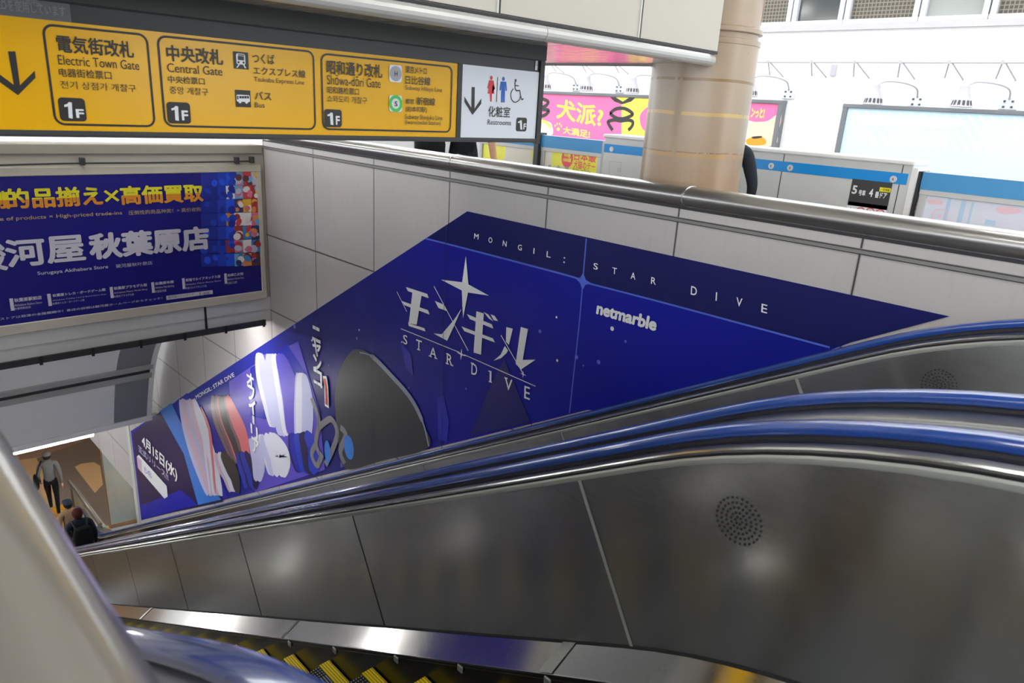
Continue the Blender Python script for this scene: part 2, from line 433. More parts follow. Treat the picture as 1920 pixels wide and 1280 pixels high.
# curved ceiling panels of the lower flight
prof = [(7.46, -2.44), (8.4, -2.55), (9.3, -2.78), (9.9, -3.04), (10.34, -3.36), (10.68, -3.68), (10.93, -4.04), (11.13, -4.45), (11.27, -4.78), (11.34, -4.98)]
prof = smooth(prof, 10)
def vault(x0, x1, m, off=0, a=0, b=None, th=.05):
    q = prof[a:b]; vs = []; fs = []
    for y, z in q:
        for x in (x0, x1): vs += [(x, y-off, z-off*.3), (x, y+th, z+th)]
    for i in range(len(q)-1):
        k = i*4
        fs += [(k, k+2, k+6, k+4), (k+1, k+5, k+7, k+3), (k, k+4, k+5, k+1), (k+2, k+3, k+7, k+6)]
    fs += [(0, 1, 3, 2), (k+4, k+6, k+7, k+5)]
    mb.add(vs, fs, m)
mb = MB(); vault(.0, 2.86, 'vault_grey'); vault(2.86, 3.33, 'vault_dark', .004); vault(3.33, 3.40, 'vault_grey', .02)
i0 = min(range(len(prof)), key=lambda i: abs(prof[i][1]+4.08))
for k in (-2, 2): vault(.0, 3.36, 'vault_seam', .03, i0+k-1, i0+k+2, .02)
vault(.0, 3.35, 'gap_dark', .006, i0-1, i0+3, .02)
mb.box((.0, 11.30, -5.04), (3.40, 11.44, -4.96), 'vault_grey'); mb.box((2.55, 11.4, -5.02), (XW, 13.0, -4.97), 'frame_cream')
struct(mb, 'ceiling_stairwell')
# floors
mb = MB(); mb.box((-7, -16, ZTOP-.25), (-.06, 30, ZTOP), 'floor_grey'); mb.box((XW+.12, -16, ZTOP-.25), (5.62, 30, ZTOP), 'floor_grey')
mb.box((-.06, -16, ZTOP-.25), (XW+.12, -.32, ZTOP), 'floor_grey'); mb.box((-.06, 7.45, ZTOP-.25), (XW+.12, 30, ZTOP), 'floor_grey')
struct(mb, 'floor')
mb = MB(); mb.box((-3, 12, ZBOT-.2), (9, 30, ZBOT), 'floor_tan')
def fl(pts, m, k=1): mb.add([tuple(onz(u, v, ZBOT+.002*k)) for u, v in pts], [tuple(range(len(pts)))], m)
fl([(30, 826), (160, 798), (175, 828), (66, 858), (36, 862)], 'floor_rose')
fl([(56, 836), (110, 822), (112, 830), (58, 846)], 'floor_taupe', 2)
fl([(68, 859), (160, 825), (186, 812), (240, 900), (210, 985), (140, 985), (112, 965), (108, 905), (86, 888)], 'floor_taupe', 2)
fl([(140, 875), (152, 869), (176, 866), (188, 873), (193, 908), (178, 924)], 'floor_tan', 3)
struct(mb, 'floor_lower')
mb = MB(); mb.box((-3, 16.6, -7.3), (9, 30, -7.2), 'vault_grey'); mb.box((-.06, 16.6, -7.2), (XW+.12, 16.75, -4.9), 'vault_grey'); struct(mb, 'ceiling_lower')
mb = MB(); mb.box((-3, 29.8, -10), (9, 30, -7.2), 'floor_tan'); mb.box((8.9, 15.3, -10), (9, 30, -7.2), 'panel_cream'); mb.box((-3, 13.1, -10), (-2.9, 30, -7.2), 'panel_cream'); struct(mb, 'wall_concourse')
# platform canopy, open to the tracks on both sides
mb = MB(); mb.box((-7, -16, 2.3), (5.9, 30, 2.45), 'canopy_white'); struct(mb, 'ceiling')
mb = MB(); mb.box((-7, -14.3, ZTOP), (5.6, -14, 2.3), 'floor_grey'); struct(mb, 'wall_sky_block')  # unseen end wall added to keep bright sky out of the sign's gloss
# low box soffit over the well, on which the sign hangs
mb = MB(); BY = 2.33
mb.box((-2, BY, .33), (3.80, 4.6, 2.3), 'panel_cream'); mb.box((-2, BY+.03, .284), (3.80, 4.6, .335), 'soffit_cream'); mb.box((3.79, BY+.20, .284), (3.90, 4.6, .335), 'soffit_cream'); mb.box((3.885, BY+.24, .273), (3.905, 4.6, .292), 'groove_grey')
for x in (-.75, .2, 1.17, 2.145, 3.08): mb.box((x-.006, BY-.004, .345), (x+.006, BY+.004, 2.3), 'gap_dark'); mb.box((x-.014, BY-.006, .345), (x-.006, BY+.002, 2.3), 'trim_white')
mb.box((-2, BY-.004, .330), (3.80, BY+.002, .340), 'gap_dark'); mb.box((-2, BY-.005, .342), (3.80, BY+.002, .346), 'gap_dark')
mb.tube([(-2, BY+.02, .302), (2.42, BY+.02, .302)], .034, 'tube_grey', 16); mb.tube([(2.424, BY+.02, .302), (3.72, BY+.02, .302), (3.80, BY+.04, .302), (3.86, BY+.10, .302), (3.88, BY+.25, .302)], .034, 'tube_grey', 16)
mb.box((3.80, BY+.02, .33), (3.812, BY+.03, 2.3), 'gap_dark')
struct(mb, 'ceiling_soffit')
# across the track
XB = 10.0
mb = MB(); mb.box((5.62, -16, -2.9), (XB+.3, 40, -2.7), 'ground_grey'); struct(mb, 'ground')
mb = MB(); mb.box((XB, -16, -2.7), (XB+.3, 40, 1.17), 'facade_white'); mb.box((XB, -16, 2.35), (XB+.3, 40, 4.2), 'facade_white')
mb.box((XB-.05, -16, 1.15), (XB+.3, 40, 1.20), 'facade_line'); mb.box((XB+.28, -16, 1.17), (XB+.32, 40, 2.4), 'facade_white')
struct(mb, 'wall_far')
t = NT('pane_mesh'); t.p(.5); fx = t.sep(t.pos()); g1 = t.math('LESS_THAN', t.math('FRACT', t.math('MULTIPLY', fx[1], 22)), .25); g2 = t.math('LESS_THAN', t.math('FRACT', t.math('MULTIPLY', fx[2], 22)), .25)
t.col(t.mix(t.math('MAXIMUM', g1, g2), S((58, 54, 46)), S((112, 104, 90)))); M['pane_mesh'] = t.m
plain('pane_grey', (62, 66, 66), .12, 0, .6, .05, 2); plain('pane_pale', (128, 132, 128), .2, 0, .6, .04, 2)
wy = [5.75, 5.06, 4.36, 3.46, 2.72, 1.9]
for i in range(5):
    y1, y0 = wy[i], wy[i+1]; m = MB()
    m.box((XB-.03, y0+.004, 1.225), (XB+.10, y1-.004, 1.275), 'frame_alu')
    for y in (y0+.01, y1-.07): m.box((XB-.029, y, 1.276), (XB+.10, y+.06, 2.279), 'frame_alu')
    m.box((XB-.03, y0, 2.28), (XB+.1, y1, 2.35), 'frame_alu'); m.box((XB-.045, y0, 1.201), (XB+.1, y1, 1.222), 'facade_line')
    w = tag(m.build('window_%d' % (i+1)), kind='structure')
    m = MB(); m.box((XB+.03, y0+.05, 1.26), (XB+.05, y1-.05, 2.3), ('pane_mesh', 'pane_grey', 'pane_mesh', 'pane_pale', 'pane_mesh')[i]); m.build('pane', w)

# ------------------------------------------------------------------ coping pipes on the two walls
def coping(x, y0, y1, name_label, side, group=None):
    sec = [(.085*math.cos(a), .055*math.sin(a)) for a in [2*PI*k/20 for k in range(20)]]
    m = MB(); m.sweep([(y0+(y1-y0)*i/8, -.425) for i in range(9)], sec, x, 'steel_cap', True)
    o = m.build('coping_pipe', smooth='auto'); return tag(o, name_label, 'rail', group)
coping(3.565, -7, 2.228, 'stainless coping pipe on the white panel wall, nearest stretch, at the right edge', 1)
coping(3.565, 2.234, 4.24, 'stainless coping pipe on the white panel wall, stretch below the tan pillar', 1)
coping(3.565, 4.246, 7.24, 'stainless coping pipe on the white panel wall, stretch under the overhead sign', 1)
coping(.045, -7, 9, 'broad blurred stainless coping pipe crossing the lower left corner', -1)
m = MB(); m.sweep([(2.226, -.425), (2.236, -.425)], [(.089*math.cos(2*PI*k/20), .059*math.sin(2*PI*k/20)) for k in range(20)], 3.565, 'steel_bright', True); struct(m, 'trim_6')
m = MB(); m.sweep([(4.239, -.425), (4.247, -.425)], [(.088*math.cos(2*PI*k/20), .058*math.sin(2*PI*k/20)) for k in range(20)], 3.565, 'steel_bright', True); struct(m, 'trim_7')

# ------------------------------------------------------------------ pillar
m = MB(); PX, PY, PR = 4.09, 2.587, .308
m.lathe([(PR, ZTOP), (PR, -1.1), (PR, .0), (PR, .40), (PR+.004, .402), (PR+.006, .43), (PR-.012, .436), (PR-.012, .462), (PR+.008, .468), (PR+.008, .49), (PR-.015, .5), (PR-.015, 2.3)], (PX, PY, 0), 'pillar_paint', 48)
o = tag(m.build('pillar', smooth='auto'), 'round tan painted steel pillar with rusty stains standing on the platform behind the coping', 'pillar')
m = MB(); m.box((PX+PR-.02, PY-.15, .55), (PX+PR+.035, PY-.10, 2.3), 'wood_edge'); m.build('downpipe', o)

# ------------------------------------------------------------------ escalators
def handrail(m, x):
    sec = []
    for k in range(16):
        a = 2*PI*k/16; c, s_ = math.cos(a), math.sin(a)
        sec.append((.036*math.copysign(abs(c)**.7, c), .017*math.copysign(abs(s_)**.8, s_)))
    g = -.30; path = []
    zt = g+h(-1.1); zb = g+h(16.5)
    for k in range(9):
        a = -PI/2 - PI*k/8; path.append((-1.1+.28*math.cos(PI/2+PI*(8-k)/8), zt-.28+.28*math.sin(PI/2+PI*(8-k)/8)))
    path += [(y, g+h(y)) for y in YS if y > -1.09 and y < 16.45]
    for k in range(9): path.append((16.5+.28*math.sin(PI*k/8), zb-.28+.28*math.cos(PI*k/8)))
    m.sweep(path, sec, x, 'handrail_blue', True)
def lines(g, y0=-1.1, y1=16.5): return [(y, g+h(y)) for y in YS if y0 <= y <= y1]
def strip(m, x, s, pts, mat, y0=-1.1, y1=16.5):       # pts = (outward offset, g): a band between lines that all run down the flight
    ys = [y for y in YS if y0 <= y <= y1]; N = len(pts); o = len(m.v); k = m.mat(mat); L = 0
    vv = [0]
    for j in range(1, N): vv.append(vv[-1]+math.hypot(pts[j][0]-pts[j-1][0], pts[j][1]-pts[j-1][1]))
    us = []
    for i, y in enumerate(ys):
        if i: L += math.hypot(y-ys[i-1], h(y)-h(ys[i-1]))
        us.append(L)
        for dx, g in pts: m.v.append((x+s*dx, y, g+h(y)))
    for i in range(len(ys)-1):
        for j in range(N-1):
            m.uv[len(m.f)] = [(us[i], vv[j]), (us[i], vv[j+1]), (us[i+1], vv[j+1]), (us[i+1], vv[j])]
            m.f.append((o+i*N+j, o+i*N+j+1, o+(i+1)*N+j+1, o+(i+1)*N+j)); m.mi.append(k)
def seam(m, x, s, y, w, mat, e=.0015):      # joint across the inner panel, square to the slope
    for (g0, g1) in ((-.378, -1.0),):
        dy = (g0-g1)*math.cos(PI/6)*math.sin(PI/6)
        yb = y-dy
        a = (x-s*.06-s*e, y, g0+h(y)); b = (x-s*.06-s*e, yb, 0)
        vs = []
        for q in range(7):
            t_ = q/6; yy = y-dy*t_; gg = g0+(g1-g0)*t_
            gg = (g0+h(y)) + t_*((g1+h(yb))-(g0+h(y)))
            vs += [(x-s*.06-s*e, yy-w/2, gg+w*.29), (x-s*.06-s*e, yy+w/2, gg-w*.29)]
        m.add(vs, [(2*i, 2*i+1, 2*i+3, 2*i+2) for i in range(6)], mat)
PITCH_Y = .388
def step_proto(w):
    m = MB(); m.box((-w/2, -.392, -.035), (w/2, 0, 0), 'tread_grooves'); st = m.build('step')
    m = MB(); m.box((-w/2, -.02, -.245), (w/2, -.003, -.03), 'riser_cleats'); r = m.build('riser')
    parts = [r]
    for a, b in ((-w/2+.002, -w/2+.058), (w/2-.058, w/2-.002)):
        m = MB(); m.box((a, -.385, -.002), (b, .004, .006), 'strip_yellow')
        m.box((a, -.001, -.03), (b, .004, .0), 'strip_yellow'); parts.append(m.build('edge_strip'))
    return st, parts, w
def escalator(xl, xr, label, joints):
    xc = (xl+xr)/2; root = empty('escalator', (xc, -.3, ZTOP), label, 'escalator')
    for x, s in ((xl, -1), (xr, 1)):
        m = MB(); handrail(m, x); m.build('handrail', root, smooth='auto')
        m = MB(); strip(m, x, s, [(-.06, -1.004), (-.06, -.8), (-.06, -.6), (-.06, -.375)], 'steel_panel'); pan = m.build('balustrade_panel', root, smooth=True)
        for yy, w, mt in joints: m = MB(); seam(m, x, s, yy, w, mt); m.build('panel_joint', pan)
        m = MB(); yc, zc = (.57, -1.01)
        gp = onx(1385, 976, 1.63) if xr < 2 else onx(1761, 722, 3.19)
        for rr, n in ((.010, 6), (.022, 12), (.036, 18), (.050, 24), (.064, 28)):
            for k in range(n):
                a = 2*PI*k/n; cy, cz = gp.y+rr*math.cos(a), gp.z+rr*math.sin(a); X = x-s*.0615
                m.add([(X, cy+.0034*math.cos(2*PI*q/6), cz+.0034*math.sin(2*PI*q/6)) for q in range(6)], [tuple(range(6))], 'gap_dark')
        m.build('speaker_grille', pan)
        m = MB(); strip(m, x, s, [(-.0605, -.380), (-.064, -.374), (-.064, -.364), (-.058, -.358)], 'joint_white'); m.build('panel_trim', root, smooth='auto')
        m = MB(); strip(m, x, s, [(-.058, -.359), (-.050, -.357), (-.050, -.350)], 'gap_dark')
        strip(m, x, s, [(-.056, -.350), (-.056, -.343), (-.050, -.339)], 'steel_bright')
        strip(m, x, s, [(-.050, -.339), (-.034, -.331), (-.020, -.327)], 'steel_deck'); strip(m, x, s, [(-.020, -.327), (-.019, -.317), (.019, -.317), (.02, -.327)], 'gap_dark')
        strip(m, x, s, [(.02, -.327), (.055, -.338), (.07, -.345), (.07, -.62)], 'steel_deck'); strip(m, x, s, [(-.0345, -.3305), (-.032, -.3298)], 'gap_dark')
        m.build('handrail_deck', root, smooth='auto')
        m = MB(); strip(m, x, s, [(-.06, -1.004), (-.063, -1.008), (-.160, -1.073), (-.165, -1.078)], 'steel_ledge'); led = m.build('inner_ledge', root, smooth='auto')
        m = MB(); strip(m, x, s, [(-.059, -1.008), (-.0605, -.996), (-.064, -1.006)], 'gap_dark'); m.build('rubber_seal', led)
        m = MB()
        for yy, w, mt in ((1.235, .055, 'joint_white'), (3.20, .02, 'steel_dark'), (5.95, .05, 'joint_white')):
            m = MB(); m.add([(x-s*.062, yy, -1.002+h(yy)), (x-s*.062, yy+w, -1.002+h(yy+w)), (x-s*.165, yy+w+.01, -1.071+h(yy+w+.01)), (x-s*.165, yy+.01, -1.071+h(yy+.01))], [(0, 1, 2, 3)], mt)
            m.build('ledge_joint', led)
        m = MB(); strip(m, x, s, [(-.165, -1.077), (-.168, -1.082), (-.168, -1.094), (-.165, -1.098), (-.165, -1.46)], 'steel_dark'); sk = m.build('skirt_guard', root, smooth='auto')
        for yy in (1.24, 1.68, 2.1, 2.62, 3.1):
            m = MB(); m.cbox((min(x-s*.174, x-s*.166), yy, -1.118+h(yy)-.008), (max(x-s*.174, x-s*.166), yy+.03, -1.088+h(yy)-.008), 'joint_white', .003); m.build('skirt_clip', sk)
        # closed ends of the balustrade
        for yy, dr in ((-1.1, -1), (16.5, 1)):
            z = -.32+h(yy); pts = [(yy+dr*.25*math.sin(PI*k/8), z-.27+.25*math.cos(PI*k/8)) for k in range(9)]
            pts += [(yy, z-1.2)]; pts = [(yy, z-.02)]+pts
            m = MB(); n = len(pts); vs = [(x-s*.06, a, b) for a, b in pts]+[(x+s*.07, a, b) for a, b in pts]
            m.add(vs, [tuple(range(n)), tuple(range(n, 2*n))]+[(i, (i+1)%n, n+(i+1)%n, n+i) for i in range(n)], 'steel_dark'); m.build('newel_end', root)
    w = (xr-.17)-(xl+.17)
    st, parts, _ = step_proto(w)
    for k in range(-5, 36):
        yn = 1.905+PITCH_Y*k
        if k == -5: o, ps = st, parts
        else:
            o = st.copy(); COL.objects.link(o); ps = []
            for p in parts: q = p.copy(); COL.objects.link(q); ps.append(q)
        o.location = (xc, yn, -1.174+h(yn)); o.parent = root; o.matrix_parent_inverse = INV[root.name]
        for q in ps: q.parent = o
    m = MB(); m.box((xl+.17, -1.3, ZTOP-.03), (xr-.17, -.32, ZTOP+.004), 'tread_grooves'); m.box((xl+.17, 16.0, ZBOT-.03), (xr-.17, 17.2, ZBOT+.004), 'tread_grooves'); m.build('landing_plate', root)
    return root
J = [(1.287, .012, 'joint_white'), (2.63, .006, 'gap_dark'), (3.97, .007, 'gap_dark'), (5.3, .007, 'gap_dark'), (6.6, .008, 'gap_dark'), (7.95, .008, 'gap_dark'), (9.3, .01, 'gap_dark')]
J2 = [(1.305, .014, 'joint_white'), (2.70, .010, 'joint_white'), (4.1, .006, 'gap_dark'), (5.5, .007, 'gap_dark')]
escalator(.345, 1.69, 'escalator in the foreground with yellow edged steps and blue handrails', J)
escalator(2.03, 3.25, 'escalator beside the long blue poster on the right wall', J2)
def cover(x0, x1, label, g=-.352):
    m = MB(); ys = [y for y in YS]
    strip(m, (x0+x1)/2, 1, [(-(x1-x0)/2, g-.03), (-(x1-x0)/2, g), ((x1-x0)/2, g), ((x1-x0)/2, g-.03)], 'steel_deck')
    tag(m.build('deck_cover', smooth='auto'), label, 'cover plate')
cover(1.762, 1.958, 'stainless cover plate between the two middle blue handrails')
cover(3.322, 3.498, 'stainless cover plate between the far handrail and the wall poster')
cover(.078, .272, 'stainless cover plate between the near handrail and the blurred coping pipe')

# ------------------------------------------------------------------ overhead direction sign
YSG = 2.68
sg = empty('direction_sign', (1.2, YSG+.08, -.176), 'long yellow and white overhead direction sign with gate names and a restroom panel', 'sign')
m = MB(); XR_ = 2.785
m.box((-1.2, YSG+.004, -.176), (XR_, YSG+.20, .284), 'sign_dark')
m.box((-1.2, YSG-.012, -.176), (XR_, YSG+.01, -.156), 'sign_dark'); m.box((-1.2, YSG-.002, .160), (XR_, YSG+.01, .218), 'sign_dark')
m.box((-1.2, YSG-.020, .218), (XR_, YSG+.01, .284), 'sign_black'); m.box((XR_-.03, YSG-.014, -.18), (XR_, YSG+.01, .284), 'sign_black')
m.box((-1.2, YSG-.0125, .214), (XR_-.03, YSG+.01, .219), 'gap_dark'); m.box((-1.2, YSG-.013, -.172), (XR_-.03, YSG+.0, -.169), 'gap_dark')
m.build('housing', sg)
pr = Print('y', YSG); 
m = MB(); xs = pr.P((855, 180))[0]
m.box((-1.19, YSG-.006, -.157), (xs, YSG+.004, .162), 'sign_yellow'); yp = m.build('yellow_panel', sg)
m = MB(); m.box((xs, YSG-.010, -.16), (xs+.026, YSG+.004, .165), 'sign_black'); m.build('divider', sg)
xw0 = pr.P((861, 180))[0]
m = MB(); m.box((xs+.026, YSG-.006, -.157), (XR_-.032, YSG+.004, .162), 'sign_white'); wp = m.build('restroom_panel', sg)
pr = Print('y', YSG-.006, 3.4286, 0, 0)
K, Wt = 'ink_black', 'ink_white'
# first card
pr.poly([(50,330),(98,330),(128,548),(222,455),(228,500),(115,612),(-40,500),(-34,455),(88,545)], K)
pr.frame((350,805), (948,218), .03, .007, K)
pr.text('電気街改札', (368,336), (852,268), K, 2, .022); pr.text('Electric Town Gate', (375,414), (890,392), K, 2, .004)
pr.text('电器街检票口', (380,492), (712,458), K, 2, .008); pr.text('전기 상점가 개찰구', (390,568), (870,545), K, 2, 0)
def onef(box_lb, box_rt, n_lb, n_rt, f_lb, f_rt):
    pr.rrect(box_lb, box_rt, .012, K, 1)
    x0, y0, x1, y1 = n_lb[0], n_lb[1], n_rt[0], n_rt[1]; w, q = x1-x0, (y0-y1)
    pr.poly([(x0+w*.50, y0), (x1, y0+w*.1), (x1-w*.12, y1+w*.08), (x0+w*.52, y1), (x0+w*.30, y1+q*.12), (x0-w*.08, y1+q*.18), (x0-w*.04, y1+q*.32), (x0+w*.40, y1+q*.28)], Wt, 2)
    pr.text('F', f_lb, f_rt, Wt, 2, .03)
onef((388,777), (542,632), (415,757), (466,655), (490,757), (536,702))
# second card
pr.frame((1055,815), (2018,327), .03, .007, K)
pr.text('中央改札', (1072,392), (1428,320), K, 2, .022); pr.text('Central Gate', (1075,462), (1425,432), K, 2, .004)
pr.text('中央检票口', (1080,532), (1312,500), K, 2, .008); pr.text('중앙 개찰구', (1090,602), (1335,568), K, 2, 0)
onef((1078,792), (1218,660), (1102,772), (1148,680), (1168,773), (1205,710))
pr.rect((1502,440), (1592,338), K); pr.rect((1515,686), (1607,582), K)
pr.rrect((1518,412), (1572,348), .006, Wt, 2); pr.rect((1526,385), (1564,362), K, 3); pr.ell((1530,400), .004, .004, K, 3, 10); pr.ell((1562,402), .004, .004, K, 3, 10)
pr.poly([(1532,412),(1540,412),(1524,436),(1516,434)], Wt, 2); pr.poly([(1558,412),(1566,412),(1580,438),(1572,439)], Wt, 2); pr.rect((1526,355),(1566,352), K, 3)
pr.rrect((1519,652), (1602,612), .004, Wt, 2)
for q in range(4): pr.rect((1536+q*16,632), (1548+q*16,617), K, 3)
pr.rect((1521,638), (1528,616), K, 3); pr.ell((1540,652), .006, .006, Wt, 2, 12); pr.ell((1582,655), .006, .006, Wt, 2, 12)
pr.text('つくば', (1622,405), (1760,352), K, 2, .012); pr.text('エクスプレス線', (1628,478), (1960,452), K, 2, .012)
pr.text('Tsukuba Express Line', (1632,532), (1952,516), K, 2, 0)
pr.text('バス', (1636,640), (1740,592), K, 2, .012); pr.text('Bus', (1636,690), (1697,660), K, 2, 0)
# third card
pr.view(3.4286, 540, 40)
pr.frame((218,697), (1057,288), .03, .007, K)
pr.text('昭和通り改札', (246,338), (603,280), K, 2, .022); pr.text('Shōwa-dōri Gate', (248,405), (592,368), K, 2, .004)
pr.text('昭和路检票口', (248,462), (452,430), K, 2, .008); pr.text('쇼와도리 개찰구', (248,518), (505,488), K, 2, 0)
onef((232,678), (342,568), (252,663), (288,585), (304,664), (329,608))
pr.rrect((648,388), (730,285), .010, Wt, 1); pr.donut((689,336), .030, .012, 'ink_grey', 2); pr.ell((689,336), .0185, .0185, 'ink_grey', 2); pr.text('H', (680,352), (699,321), K, 3, .02)
pr.rrect((648,579), (730,478), .010, Wt, 1); pr.donut((689,528), .034, .013, 'ink_green', 2); pr.text('S', (680,545), (699,513), K, 3, .02)
pr.text('東京メトロ', (752,332), (888,296), K, 2, .012); pr.text('日比谷線', (750,402), (912,360), K, 2, .014); pr.text('Subway Hibiya Line', (750,447), (986,428), K, 2, 0)
pr.text('都営', (752,530), (806,499), K, 2, .012); pr.text('新宿線', (822,537), (942,493), K, 2, .014); pr.text('(岩本町駅)', (750,585), (890,550), K, 2, .008)
pr.text('Subway Shinjuku Line', (748,636), (988,606), K, 2, 0); pr.text('(Iwamotocho Station)', (748,668), (978,640), K, 2, 0)
pr.build('lettering', yp)
pr = Print('y', YSG-.006, 3.4286, 540, 40)
pr.poly([(1180,422),(1200,423),(1198,560),(1242,495),(1241,530),(1185,602),(1133,518),(1133,482),(1177,555)], K)
pr.text('化粧室', (1284,613), (1428,550), K, 2, .012); pr.text('Restrooms', (1280,663), (1433,636), K, 2, .004); onef((1463,706), (1536,620), (1478,694), (1504,634), (1510,694), (1530,656))
pr.rect((1337,518), (1349,358), K)
Rd, Bl = 'ink_red', 'ink_blue'
pr.ell((1306,363), .0085, .0095, Rd); pr.poly([(1292,378),(1320,380),(1329,432),(1320,436),(1314,402),(1326,465),(1310,466),(1308,516),(1299,516),(1296,466),(1281,463),(1298,402),(1288,432),(1280,428)], Rd)
pr.ell((1384,370), .0085, .0095, Bl); pr.poly([(1366,386),(1402,388),(1406,446),(1398,447),(1395,408),(1392,521),(1382,521),(1381,460),(1378,521),(1368,520),(1372,406),(1367,444),(1358,442)], Bl)
pr.ell((1462,380), .006, .0075, K); pr.curve([(1458,388),(1462,440),(1490,444)], .006, K); pr.curve([(1460,412),(1482,415)], .005, K)
pr.curve([(1488,444),(1500,500),(1512,496)], .006, K); pr.curve([(1447,432),(1432,462),(1436,500),(1458,520),(1485,505),(1492,482)], .005, K)
pr.build('lettering', wp)
pr = Print('y', YSG-.003, 3.4286, 540, 40)
pr.rect((1586,313), (1606,229), Wt, 2); pr.frame((1590,285), (1602,250), .004, .0015, K, 3); pr.build('sticker', sg)
pr = Print('y', YSG-.003, 6.4, 0, 0)
pr.rect((-900,150), (818,-60), 'ink_sticker', 2); pr.text('LEDを使用しています', (-70,110), (770,78), 'ink_sticker_text', 3, .008); pr.text('この看板は照明に', (-60,15), (500,-20), 'ink_sticker_text', 3, .008); pr.build('notice_strip', sg)

# ------------------------------------------------------------------ framed blue poster on the end wall
YP = 7.235
fp = empty('framed_poster', (1.8, YP, -2.13), 'dark blue framed shop poster with yellow and white Japanese headlines on the end wall', 'poster')
m = MB()
for a, b in (((.12, YP-.005, -.795), (3.46, YP+.03, -.722)), ((.12, YP-.005, -2.135), (3.46, YP+.03, -2.045)), ((3.405, YP-.003, -2.06), (3.457, YP+.028, -.78)), ((.123, YP-.003, -2.06), (.175, YP+.028, -.78))): m.cbox(a, b, 'frame_cream', .006)
m.build('frame', fp)
ink('poster_navy', (30, 26, 128), .3); ink('poster_mid', (34, 44, 165), .3); ink('poster_yellow', (232, 222, 40), .4); ink('poster_orange', (226, 150, 36), .4); ink('poster_tan', (196, 168, 120), .4); ink('poster_white', (214, 212, 228), .4)
m = MB(); m.box((.17, YP+.005, -2.06), (3.41, YP+.03, -.76), 'poster_navy'); sheet = m.build('printed_sheet', fp)
t = NT('poster_headline'); t.p(.4); z = t.sep(t.pos())[2]
x_ = t.sep(t.pos())[0]
t.col(t.mix(t.math('LESS_THAN', z, -.985), S((232, 222, 40)), S((224, 146, 36)))); M['poster_headline'] = t.m
pr = Print('y', YP+.005, 3.048, 0, 260); V = 'poster_white'
rnd = random.Random(3)
tile_c = [(214,70,80),(240,236,240),(230,120,160),(60,140,210),(238,190,60),(110,60,70),(200,200,225),(60,60,120),(235,150,80),(120,180,220),(250,245,250),(170,60,60)]
for i, c in enumerate(tile_c): ink('tile_%d' % i, c, .4)
for i, f in enumerate((1, .65, .35)):
    ink('tile_b%d' % i, (30+10*f, 30+60*f, 120+120*f), .4)
for r in range(7):
    for c in range(7):
        x0 = 1150+c*48; y0 = 195+r*77+(1480-x0)*.02*0; sk = (x0-1140)*-.02
        m_ = 'tile_%d' % rnd.randrange(12) if c > 3 or (c == 3 and r % 2) else 'tile_b%d' % (0 if c > 2 else 1 if c > 1 else 2)
        pr.rect((x0, y0+76+sk), (x0+47, y0+sk-1), m_, 2)
        for q in range(3 if c > 2 else 1):
            cx, cy = x0+rnd.uniform(10, 38), y0+sk+rnd.uniform(12, 64)
            pr.ell((cx, cy), rnd.uniform(.02, .042), rnd.uniform(.02, .045), 'tile_%d' % rnd.randrange(12) if c > 3 else 'tile_b%d' % rnd.randrange(3), 3+q, 14, rnd.uniform(0, 3))
pr.text('圧倒', (-215,412), (22,295), 'poster_headline', 2, .035); pr.text('的品揃え', (38,404), (578,268), 'poster_headline', 2, .035)
pr.text('×', (598,362), (676,290), 'poster_yellow', 2, 0); pr.text('高価買取', (692,380), (1156,256), 'poster_headline', 2, .035)
pr.text('A huge range of products × High-priced trade-ins', (-260,490), (695,412), 'poster_tan', 2, .01); pr.text('压倒性的商品种类！× 高价收购', (735,436), (1145,390), 'poster_tan', 2, .005)
pr.text('駿', (-170,770), (22,575), V, 2, .03); pr.text('河', (42,738), (248,562), V, 2, .03); pr.text('屋', (272,716), (474,545), V, 2, .03); pr.text('秋葉原店', (515,694), (1190,495), V, 2, .045)
pr.text('Surugaya Akihabara Store', (215,784), (615,720), V, 2, .012); pr.text('骏河屋秋叶原店', (662,738), (868,697), V, 2, .005)
for bx, yb, yt in ((62,982,910), (277,955,884), (632,910,845), (868,880,818), (1043,858,795), (1283,828,768)): pr.rect((bx, yb), (bx+10, yt), V, 2)
for s_, lb, rt, e in (('秋葉原駅前店', (82,934), (235,894), 'Akihabara Station Store'), ('秋葉原トレカ・ボードゲーム館', (300,904), (600,852), 'Akihabara Trading Card & Board Game Shop'), ('秋葉原プラモデル館', (650,864), (837,824), 'Akihabara Plastic Model Shop'), ('秋葉原本館', (885,836), (990,807), 'Akihabara Main Building'), ('新宿マルイアネックス店', (1060,816), (1257,776), 'Shinjuku Marui Annex Store'), ('池袋乙女館', (1297,788), (1388,761), 'Ikebukuro Otome Shop')):
    pr.text(s_, lb, rt, V, 2, .025); w = rt[0]-lb[0]
    pr.text(e, (lb[0], lb[1]+24), (lb[0]+w*1.02, lb[1]+6-w*.09), 'poster_tan' if 0 else V, 2, 0); pr.text(s_, (lb[0], lb[1]+44), (lb[0]+w*.6, lb[1]+28-w*.06), V, 2, 0)
pr.text('ストアは怒涛の全国展開中！各店の詳細は駿河屋ホームページからチェック！', (0,1036), (925,902), V, 2, .012)
pr.rect((950,920), (1213,863), V, 2); pr.text('駿河屋リアルストア', (960,913), (1105,880), 'ink_sticker', 3, 0); pr.rect((1140,896), (1142,874), 'ink_sticker', 3); pr.text('検索', (1160,892), (1195,872), 'ink_sticker', 3, 0)
pr.build('lettering', sheet)
m = MB(); m.tube([tuple(ony(u, v, 7.20)) for u, v in ((-40, 311), (20, 309), (100, 307), (155, 306), (290, 305), (360, 304), (430, 303), (470, 302))], .008, 'sign_dark', 8)
